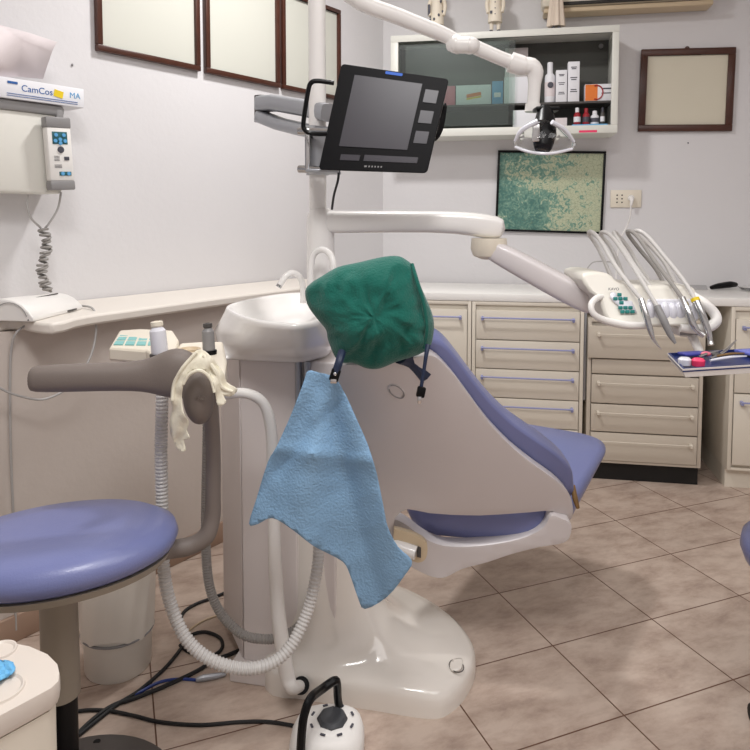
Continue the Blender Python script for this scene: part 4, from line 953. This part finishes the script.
# headrest cover (green cap)
cap_o = [(305, 291), (311, 283), (322, 276), (338, 267), (360, 262), (382, 257), (398, 256), (408, 261), (415, 268), (420, 284), (427, 300), (433, 316), (434, 330), (431, 345), (424, 352), (412, 357), (396, 362), (380, 368.5), (367, 368.5), (353, 363), (343, 363), (335, 357), (328, 340), (326, 330), (318, 320), (308, 306)]
b = MB(); o = closed_catmull(cap_o, 4); cu, cv = 374, 318
rings = []
NR = 16
for side in (1, -1):
    rr = range(NR+1) if side == 1 else range(NR-1, -1, -1)
    for k in rr:
        t_ = k/NR; rad = math.sin(t_*math.pi/2) if t_ < 1 else 1
        dep = math.cos(t_*math.pi/2)
        ring = []
        for i, p in enumerate(o):
            u = cu+(p[0]-cu)*rad*.999+(0); v = cv+(p[1]-cv)*rad
            q = at(u, v, 1.47+(-side)*.085*dep)
            n1 = noise.noise(V((u*.035, v*.035, side*3)))*.016*(1-rad**6) if rad > .03 else 0
            th = math.atan2(p[1]-cv, p[0]-cu)
            n2 = math.sin(th*11+2*math.sin(th*3))*.004*rad**3*(1-rad**8) + abs(noise.noise(V((u*.05+v*.03, v*.02-u*.02, side))))*-.022*(1-rad**6) - abs(noise.noise(V((u*.11-v*.04, v*.07+u*.05, side*5))))*.012*(1-rad**8)
            ring.append(q+V((0, -side*(n1+n2), 0)))
        rings.append(ring)
b.loft(rings, True, True)
cp = thing('headrest_cover', at(380, 366, 1.5), 'crumpled green surgical cap pulled over the chair headrest', 'cap')
b.build('cap_fabric', M['cap'], cp, ang=180)
b = MB(); b.tube([at(412, 264, 1.45), at(418, 285, 1.425), at(424, 305, 1.42), at(427, 330, 1.425), at(424, 348, 1.44)], [.004, .005, .005, .005, .004], 8, 5); b.build('hem', M['cap'], cp)
b = MB(); b.tube([at(400, 355, 1.5), at(410, 360, 1.53), at(425, 375, 1.55)], .02, 10, 3); b.build('headrest_stem', M['navy'], ch)

# neck strap + clips + bib
st = thing('bib_chain', at(378, 370, 1.46), 'dark navy strap with two clips hanging either side of the headrest', 'strap')
b = MB(); b.tube([at(342, 352, 1.42), at(339, 362, 1.40), at(336, 372, 1.40)], .009, 8, 4); b.build('strap', M['navy'], st); b = MB(); b.tube([at(428, 345, 1.42), at(426, 356, 1.41), at(424, 370, 1.41), at(421, 388, 1.41)], [.006, .0045, .004, .004], 8, 4); b.build('strap', M['navy'], st)
b = MB(); b.box(at(335, 375, 1.398), (.02, .012, .026), .003, rot=Matrix.Rotation(.3, 3, 'Y')); b.build('clip_body', M['black'], st); b = MB(); b.box(at(421, 392, 1.405), (.018, .012, .022), .003, rot=Matrix.Rotation(.2, 3, 'Y')); b.build('clip_body', M['black'], st)
b = MB(); b.box(at(333.5, 381, 1.395), (.014, .008, .01), .002); b.build('clip_jaw', M['chrome'], st); b = MB(); b.ball(at(335, 374, 1.39), .004, .003, .004, 10, 8); b.build('clip_stud', M['chrome'], st); b = MB(); b.box(at(419.5, 400, 1.4), (.009, .006, .016), .002); b.build('clip_jaw', M['chrome'], st)
bib_o = [(308, 371), (320, 373), (335, 378), (346, 396), (357, 420), (368, 445), (377, 475), (384, 510), (388, 528), (398, 547), (412, 561), (405, 575), (387, 597), (365, 609), (358, 598), (350, 575), (343, 562), (325, 552), (312, 545), (290, 528), (272, 518), (258, 524), (249, 524), (256, 500), (268, 462), (276, 448), (292, 413), (303, 384)]
def bibp(u, v):
    t_ = (v-371)/235
    # folds run fanwise from the clip
    a = math.atan2(u-330, v-360)
    d = 1.41+.08*t_+.016*math.sin(a*11+.6)*min(1, t_*2)-.010*abs((u-342+(v-440)*-.12)/60)
    crease = abs((u-268)-(480-v)*.9)  # diagonal crease
    c2 = abs((v-452)-(u-300)*.12); c3 = abs((u-345)-(v-470)*.28)
    return at(u, v, d+.010*math.exp(-crease/5)-.012*math.exp(-c2/6)+.012*math.exp(-c3/7)+.006*noise.noise(V((u*.03, v*.03, 0)))+.003*noise.noise(V((u*.09, v*.09, 0))))
b = MB(); b.sheet(bib_o, 5, bibp, smooth=3)
tag(b.build('patient_bib', M['bib'], solid=.0012, ang=60), 'light blue paper bib hanging from the strap clip', 'bib')

# ------------------------------------------------------------------ ASSISTANT CONSOLE, SUCTION
asx = thing('assistant_console', at(170, 375, 1.55), 'beige assistant keypad holder on a curved white tube beside the basin', 'console')
def zrect(u0, v0, u1, v1, z): return [onz(u0, v1, z), onz(u1, v1, z), onz(u1-3, v0, z), onz(u0+8, v0, z)]
ZK = .95
ktop = [onz(109, 347, ZK-.005), onz(146, 350, ZK-.005), onz(153, 356, ZK-.007), onz(176, 350, ZK-.003), onz(179, 339, ZK), onz(173, 330, ZK), onz(142, 328.5, ZK), onz(119, 330, ZK)]
b = MB(); b.loft([[p+V((0, .012, -.035)) for p in ktop], [p+V((0, 0, -.03)) for p in ktop], [p+V((0, 0, -.006)) for p in ktop], inset_ if False else [ (sum(ktop, V())/8).lerp(p, .95) for p in ktop]]); b.build('keypad_housing', M['beige'], asx, bev=.003)
kt = (sum(ktop, V())/8)
b = MB()
k0, k1, k2, k3 = onz(112, 343, ZK+.002), onz(158, 344, ZK+.002), onz(160, 331, ZK+.002), onz(121, 331, ZK+.002)
for i in range(4):
    for j in range(3):
        a0, a1, c0_, c1__ = (i+.1)/4, (i+.9)/4, (j+.1)/3, (j+.85)/3
        q = [k0.lerp(k1, a).lerp(k3.lerp(k2, a), c_) for a, c_ in ((a0, c0_), (a1, c0_), (a1, c1__), (a0, c1__))]
        b.loft([[p+V((0, 0, -.006)) for p in q], [p+V((0, 0, -.0035)) for p in q]])
b.build('key', M['teall'], asx)
hb = [onz(168, 364, ZK-.01), onz(225, 372, ZK-.01), onz(227, 360, ZK-.01), onz(223, 341.5, ZK-.01), onz(205, 341.5, ZK-.01), onz(180, 343, ZK-.01)]
b = MB(); b.loft([[p+V((0, 0, -.045)) for p in hb], hb]); b.build('holder_bar', M['beige'], asx, bev=.006)
b = MB(); c = onz(190, 350, ZK-.009); b.lathe([(.017, 0), (.02, .004), (.024, .004), (.024, -.001)], c, seg=20); b.build('holder_ring', M['beige2'], asx)
b = MB(); b.tube([at(222, 396, 1.58), at(238, 393, 1.57), at(252, 395, 1.57), at(263, 403, 1.58), at(269, 418, 1.59), at(272, 440, 1.6), at(273, 480, 1.61), at(274, 520, 1.61), at(275, 560, 1.61), at(278, 610, 1.61), at(283, 650, 1.61), at(287, 675, 1.62), at(292, 687, 1.62), at(300, 686, 1.67)], [.011, .012, .012, .0125, .0135, .014, .0145, .015, .016, .0175, .019, .019, .0165, .014], 14, 5); b.build('support_tube', M['white_m'], asx)
b = MB(); b.cyl(at(301, 685.5, 1.665), at(301.5, 685.5, 1.73), .021, seg=20); b.build('tube_socket', M['black'], asx)

def suction(label, top, base, r, m, capm, hosepts, hosed, hr, rib, collar, hm):
    d = top[2]; root = thing('suction_handpiece', at(base[0], base[1], d), label, 'suction tube', 'suction tubes in the assistant holder')
    P0, P1 = at(top[0], top[1], d), at(base[0], base[1], d)
    b = MB(); ax_ = (P0-P1); L_ = ax_.length
    b.lathe([(r*.95, 0), (r, L_*.08), (r*.95, L_*.7), (r*.62, L_*.8), (r*.6, L_*.86)], P1, ax_, 20); b.build('handpiece_body', m, root)
    b = MB(); b.lathe([(r*.62, L_*.82), (r*.75, L_*.86), (r*.72, L_*.98), (r*.35, L_), (r*.3, L_*.93)], P1, ax_, 18); b.build('nozzle', capm, root)
    b = MB(); b.lathe([(r*1.05, -.03), (r*1.25, -.004), (r*1.2, .0)], P1, ax_, 18); b.build('collar', collar, root)
    pts = [at(u, v, dd_) for (u, v), dd_ in zip(hosepts, hosed)]
    pts, _ = catmull(pts, [1]*len(pts), 60)
    # resample evenly for the ribs
    out = [pts[0]]; acc = 0; stp = rib/4
    for a, c_ in zip(pts, pts[1:]):
        sl = (c_-a).length; 
        while acc+sl >= stp:
            t_ = (stp-acc)/sl; a = a.lerp(c_, t_); out.append(a); sl = (c_-a).length; acc = 0
        acc += sl
    rs = [hr*(1.0 if (i % 4) in (0, 1) else .86) for i in range(len(out))]
    b = MB(); b.tube(out, rs, 12); b.build('ribbed_hose', hm, root, ang=25)
    return root
suction('white suction handpiece in the holder, its thick ribbed hose looping to the floor', (156.5, 321, 1.50), (160, 353, 1.50), .0185, M['silicone'], M['beige'],
        [(161, 358), (162, 400), (161, 450), (162, 500), (163, 560), (170, 602), (188, 641), (218, 663), (255, 668), (285, 653), (306, 615), (317, 570), (319, 530), (318, 480)], [1.5, 1.5, 1.5, 1.5, 1.48, 1.47, 1.45, 1.45, 1.47, 1.5, 1.54, 1.57, 1.6, 1.62], .0145, .0085, M['greyd'], M['hose'])
suction('dark grey suction handpiece in the holder beside the grey post', (207.5, 323, 1.52), (209, 350, 1.52), .014, M['greym'], M['greyd'],
        [(210, 358), (208, 400), (207, 450), (206, 500), (206, 550), (210, 588), (222, 615), (242, 634), (262, 639), (280, 637), (300, 625), (312, 600)], [1.54, 1.66, 1.68, 1.68, 1.68, 1.68, 1.68, 1.68, 1.68, 1.69, 1.7, 1.72], .0125, .007, M['black'], M['hosed'])

# ------------------------------------------------------------------ STOOL WITH SUPPORT ARM
SC = at(60, 650, 1.30); SC.z = 0; SS = SC+V((-.012, .02, 0))
so = thing('operator_stool', SC, 'periwinkle round stool with grey curved body support arm', 'stool')
b = MB(); SM = Matrix.Translation(SS+V((0, 0, .632))) @ Matrix.Rotation(-.07, 4, 'Y') @ Matrix.Rotation(-.05, 4, 'X') @ Matrix.Diagonal((1.25, 1, 1, 1)); b.M = SM; b.lathe([(.05, -.072), (.165, -.068), (.183, -.056), (.19, -.038), (.186, -.02), (.165, -.006), (.1, .001), (.001, .002)], (0, 0, 0), seg=56); b.build('seat_cushion', M['purple'], so, ang=60)
b = MB(); b.M = SM; b.lathe([(.05, -.088), (.172, -.08), (.178, -.066), (.05, -.064)], (0, 0, 0), seg=48); b.build('seat_pan', M['column'], so)
b = MB(); SCc = SC+V((.0, 0, 0)); b.lathe([(.036, .3), (.035, .5), (.04, .545)], SCc, seg=28); b.build('column', M['column'], so)
b = MB(); b.lathe([(.03, .04), (.03, .31)], SCc, seg=24); b.build('gas_lift', M['black'], so)
b = MB(); b.lathe([(.20, .025), (.202, .045), (.19, .055), (.06, .085), (.035, .11)], SC+V((.02, 0, .01)), seg=48); b.build('foot_disc', M['greyd'], so, ang=50)
for k in range(5):
    t_ = math.radians(72*k+25); c = SC+V((math.cos(t_)*.16+.02, math.sin(t_)*.16, .028))
    cs_ = MB(); cs_.cyl(c+V((-.012, 0, 0)), c+V((.012, 0, 0)), .027, seg=18); cs_.cyl(c+V((0, 0, .01)), c+V((0, 0, .045)), .008); cs_.build('caster', M['black'], so)
b = MB(); b.tube([SC+V((.10, .0, .545)), at(150, 556, 1.36), at(168, 550, 1.40), at(190, 546, 1.42), at(206, 536, 1.43), at(212, 518, 1.44), at(213, 495, 1.44), at(213, 450, 1.44), at(211, 410, 1.43), at(208, 385, 1.42)], [.014, .018, .019, .019, .019, .018, .0165, .016, .016, .016], 16, 6); b.build('support_post', M['grey'], so)
AP = [(30, 379, .022), (34, 379, .027), (60, 378, .0285), (100, 377, .0285), (135, 376, .030), (150, 375.5, .036), (163, 374, .047), (176, 373, .055), (190, 374, .050), (203, 380, .040)]
b = MB(); pts = [at(u, v, 1.37+.0002*(u-28)) for u, v, r_ in AP]
b.loft([flat(p, V((1, .1, 0)), r_*.62 if r_ > .03 else r_, r_, pw=.85, seg=20) for p, (_, _, r_) in zip(pts, AP)]); b.build('support_arm', M['grey'], so, sub=1, ang=80)
b = MB(); b.ball(at(198.5, 397, 1.36), .031, .03, .056, 28, 18, rot=Matrix.Rotation(-.05, 3, 'Y')); b.build('arm_knob', M['grey'], so)
txt('PRO', .011, Matrix.Translation(at(200, 398, 1.328)) @ FACE, M['grey'], so, name='embossed_mark', ext=.001)

# latex glove over the knob
gl = [(171, 398), (173, 383), (180, 370), (190, 357), (197, 350), (205, 351), (214, 360), (222, 370), (227, 382), (237, 389), (231, 396), (224, 396), (226, 402), (219, 406), (216, 399), (214, 386), (209, 375), (200, 369), (190, 372), (184, 382), (182, 398), (184, 413), (189, 422), (187, 430), (190, 438), (184, 440), (186, 450), (179, 450), (173, 440), (170, 425), (172, 410)]
def glp(u, v):
    r_ = math.hypot((u-198)/34, (v-395)/50)
    return at(u, v, 1.305+.03*max(0, r_-.5)+.0035*math.sin(u*.35+v*.16)+.005*noise.noise(V((u*.09, v*.09, 1))))
b = MB(); b.sheet(gl, 2.5, glp, smooth=3)
gv = thing('latex_glove', at(180, 448, 1.36), 'cream latex glove draped over the grey knob of the support arm', 'glove')
b.build('glove_body', M['glove'], gv, solid=.0015, ang=60)
b = MB(); b.tube([glp(197, 352)+V((0, -.004, 0)), glp(183, 368)+V((0, -.004, 0)), glp(175, 384)+V((0, -.004, 0)), glp(173, 400)+V((0, -.004, 0))], [.003, .004, .0035, .003], 8, 5)
b.tube([glp(204, 355)+V((0, -.004, 0)), glp(216, 370)+V((0, -.006, 0)), glp(222, 386)+V((0, -.004, 0)), glp(233, 391)+V((0, -.003, 0))], [.003, .005, .004, .003], 8, 5)
b.tube([glp(184, 384)+V((0, -.004, 0)), glp(190, 374)+V((0, -.006, 0)), glp(201, 370)+V((0, -.006, 0)), glp(211, 378)+V((0, -.005, 0)), glp(215, 392)+V((0, -.004, 0))], [.0025, .0035, .004, .0035, .003], 8, 5)
b.build('rolled_cuff', M['glove'], gv)

# ------------------------------------------------------------------ BIN
bc = onz(117, 655); bc = at(118, 640, 1.83); bc.z = 0
bn = thing('waste_bin', bc, 'translucent waste bin with a plastic liner behind the stool', 'bin')
b = MB(); b.lathe([(.085, 0), (.088, .005), (.101, .35), (.105, .352), (.105, .358), (.099, .358), (.097, .35), (.084, .01), (.001, .008)], bc, seg=40); b.build('bin_body', M['binp'], bn)
b = MB(); rings = []
for k in range(8):
    z_ = .372-.037*k if k else .365; r_ = (.104 if k < 2 else .1055-.0012*k)
    rings.append([bc+V((math.cos(i*math.pi/32)*(r_+.0025*math.sin(i*1.3+k)), math.sin(i*math.pi/32)*(r_+.0025*math.sin(i*1.3+k)), z_-(.01*math.sin(i*.35) if k == 7 else 0))) for i in range(64)])
b.loft(rings, False, False); b.build('bin_liner', M['liner'], bn)
b = MB(); b.lathe([(.0975, .285-.18), (.0985, .285-.178), (.0975, .285-.175)], bc, seg=40); b.build('bin_seam', M['greym'], bn)

# ------------------------------------------------------------------ TROLLEY bottom left
TZ2 = .62
tl_ = thing('trolley', V((-.72, .75, 0)), 'cream trolley top with round recesses at the bottom left corner', 'trolley')
tpo = [(60, 673), (58, 664), (48, 654), (30, 646), (10, 642), (-30, 638), (-90, 636), (-170, 700), (-200, 790), (-90, 760), (-30, 730), (0, 716), (30, 700), (52, 688), (59, 681)]
tt = [onz(u, v, TZ2) for u, v in tpo]; tcn = sum(tt, V())/len(tt)
b = MB(); b.loft([[tcn.lerp(p, .97)+V((0, 0, -.03)) for p in tt], [p+V((0, 0, -.022)) for p in tt], [p+V((0, 0, -.005)) for p in tt], [tcn.lerp(p, .99) for p in tt]]); b.build('tray_top', M['trolley'], tl_, ang=50)
b = MB(); b.loft([[tcn.lerp(p, .9)+V((0, 0, -.58)) for p in tt], [tcn.lerp(p, .93)+V((0, 0, -.034)) for p in tt]]); b.build('cabinet_body', M['cab'], tl_, ang=50)
b = MB()
for z_ in (.50, .40, .27, .14): b.loft([[tcn.lerp(p, .9325)+V((0, 0, z_-.62+dz_)) for p in tt] for dz_ in (0, .003)])
b.build('drawer_grooves', M['column'], tl_)
b = MB()
for u, v, r_ in ((0, 651, .02), (-2, 690, .03)): b.lathe([(r_+.003, .0), (r_+.002, .003), (r_, .003), (r_-.003, .0005)], onz(u, v, TZ2), seg=28)
b.build('cup_recess', M['trolley'], tl_)
for k in range(4):
    c = tcn+V(((-.12, .12)[k % 2], (-.1, .1)[k//2], 0)); cb_ = MB(); cb_.cyl(V((c.x-.01, c.y, .024)), V((c.x+.01, c.y, .024)), .024); cb_.cyl(V((c.x, c.y, .03)), V((c.x, c.y, .06)), .008); cb_.build('caster', M['black'], tl_)
b = MB(); b.sheet([(-8, 664), (4, 661), (14, 664), (15, 671), (6, 678), (-8, 682)], 4, lambda u, v: onz(u, v, TZ2+.006+.003*math.sin(u*.8+v*.5)), smooth=2); tag(b.build('tissue', M['tissue'], solid=.002), 'small blue tissue lying on the cream trolley top', 'tissue')

# ------------------------------------------------------------------ FLOOR CABLES
def fc(name, label, pts, r, m, smooth=8, z=None):
    b = MB(); b.tube([onz(u, v, r if z is None else z[i])+V((0, 0, 0)) for i, (u, v) in enumerate(pts)], r, 8, smooth); tag(b.build(name, m), label, 'cable'); return
fc('floor_cable', 'black cable curling in a loop on tiles left of the unit', [(70, 742), (95, 722), (118, 704), (140, 690), (165, 668), (180, 650), (190, 636), (205, 632), (220, 638), (222, 648), (212, 655), (190, 652), (180, 645)], .005, M['rubber'])
fc('floor_cable', 'thick black cable running from the stool base to the unit plinth', [(66, 746), (90, 722), (112, 706), (135, 698), (165, 686), (195, 672), (215, 660), (228, 655), (240, 650)], .0055, M['rubber'])
fc('floor_cable', 'black cable running along the floor to the foot control', [(72, 712), (90, 710), (110, 711), (135, 716), (160, 722), (200, 725), (240, 722), (270, 722), (300, 727)], .0045, M['rubber'])
fc('floor_cable', 'thin black cable rising from tiles to the unit behind hoses', [(232, 590), (212, 598), (196, 604), (184, 612), (181, 624), (190, 640)], .005, M['rubber'])
fc('floor_cable', 'blue cable with metal connector on the floor', [(74, 738), (95, 718), (116, 704), (140, 692), (160, 682), (180, 679), (196, 680)], .004, M['bluecable'])
b = MB(); b.tube([onz(196, 680, .008), onz(203, 678, .009), onz(216, 676, .008), onz(226, 674, .008)], [.006, .009, .008, .005], 10, 2); tag(b.build('cable_connector', M['alu']), 'metal cable connector on the floor at the end of the blue cable', 'connector')
fc('floor_cable', 'pale thin tube curving over the tiles behind the loop', [(180, 640), (192, 628), (205, 620), (222, 614)], .003, M['beige2'])
fc('floor_cable', 'short black cable standing by the left wall behind stool', [(-5, 640), (1, 630), (2, 622)], .005, M['rubber'])

# ------------------------------------------------------------------ FOOT CONTROL
fcx = thing('foot_control', onz(327, 745), 'grey and white foot pedal with a black loop handle', 'foot control')
Fc = onz(326, 752, 0)
rings = []
for k, (sc_, z_) in enumerate(((1, 0), (1.02, .02), (1, .04), (.9, .062), (.7, .075), (.4, .08), (.05, .081))):
    rings.append([Fc+V((math.copysign(abs(math.cos(t_))**.7, math.cos(t_))*.086*sc_+z_*.1, math.copysign(abs(math.sin(t_))**.7, math.sin(t_))*.082*sc_, z_)) for t_ in [i*2*math.pi/28 for i in range(28)]])
b = MB(); b.loft(rings); b.build('pedal_housing', M['white_m'], fcx, ang=60)
b = MB(); c = Fc+V((.015, -.0, 0)); b.lathe([(.034, .07), (.036, .083), (.03, .09), (.001, .091)], c, seg=8); b.build('centre_pad', M['pad'], fcx)
b = MB()
for k in range(8):
    t_ = k*math.pi/4+.4; b.box(c+V((math.cos(t_)*.05, math.sin(t_)*.05, .0795)), (.012, .005, .002), 0, rot=Matrix.Rotation(t_+math.pi/2, 3, 'Z'))
b.build('dial_marks', M['ink'], fcx)
b = MB(); b.tube([at(300, 765, 1.42), at(302, 730, 1.42), at(305, 712, 1.43), at(311, 698, 1.45), (at(322, 689, 1.51)), at(334, 681, 1.53), at(337, 684, 1.54), at(338, 700, 1.56), at(342, 716, 1.57), at(348, 726, 1.58)], [.010]*10, 10, 6); b.build('loop_handle', M['black'], fcx)

# ------------------------------------------------------------------ RIGHT STOOL
RC = V((1.11, 1.6, 0))
r2 = thing('operator_stool', RC, 'periwinkle stool just entering at the right edge of the picture', 'stool')
b = MB(); b.lathe([(.05, .375), (.17, .378), (.19, .392), (.2, .42), (.196, .445), (.17, .466), (.1, .472), (.001, .473)], RC, seg=48); b.build('seat_cushion', M['purple'], r2, ang=60)
b = MB(); b.lathe([(.05, .36), (.175, .365), (.18, .378), (.05, .38)], RC, seg=40); b.build('seat_pan', M['greyd'], r2)
b = MB(); b.lathe([(.028, .09), (.028, .37)], RC, seg=24); b.build('gas_lift', M['black'], r2)
for k in range(5):
    t_ = math.radians(72*k+36); d_ = V((math.cos(t_), math.sin(t_), 0)); q = MB(); q.tube([RC+V((0, 0, .1)), RC+d_*.1+V((0, 0, .085)), RC+d_*.17+V((0, 0, .06))], [.022, .018, .013], 10); lg_ = q.build('leg', M['greyd'], r2)
    q = MB(); c = RC+d_*.17+V((0, 0, .026)); q.cyl(c+V((-.011, 0, 0)), c+V((.011, 0, 0)), .026, seg=16); q.cyl(c+V((0, 0, .005)), c+V((0, 0, .04)), .007); q.build('caster', M['black'], lg_)

# ------------------------------------------------------------------ LIGHT
def area(name, loc, sx, sy, power, col, rot=(0, 0, 0)):
    l = bpy.data.lights.new(name, 'AREA'); l.shape = 'RECTANGLE'; l.size = sx; l.size_y = sy; l.energy = power; l.color = col
    o = bpy.data.objects.new(name, l); COL.objects.link(o); o.location = loc; o.rotation_euler = rot; return o
area('ceiling_lamp_key', (-.06, 2.42, 2.82), .2, .2, 26, (1, .985, .975))
area('ceiling_lamp_rear', (-.2, .3, 2.82), .6, .6, 29, (1, .985, .975))
area('added_fill_light', (1.2, .2, 2.8), 2.4, 1.8, 34, (1, .985, .98))  # added soft fill to brighten the room, no fitting of its own
w = bpy.data.worlds.new('room_world'); scn.world = w; w.use_nodes = True
w.node_tree.nodes['Background'].inputs[0].default_value = (.9, .92, 1, 1); w.node_tree.nodes['Background'].inputs[1].default_value = .3

cam = bpy.data.cameras.new('camera'); co = bpy.data.objects.new('camera', cam); COL.objects.link(co); scn.camera = co
co.location = EY; co.rotation_euler = (math.pi/2-PIT, 0, 0)
cam.sensor_width = 36; cam.lens = FPX/750*36; cam.shift_y = -(375-CY)/750; cam.clip_start = .01
scn.view_settings.view_transform = 'Standard'; scn.view_settings.look = 'None'; scn.view_settings.exposure = 0; scn.view_settings.gamma = 1
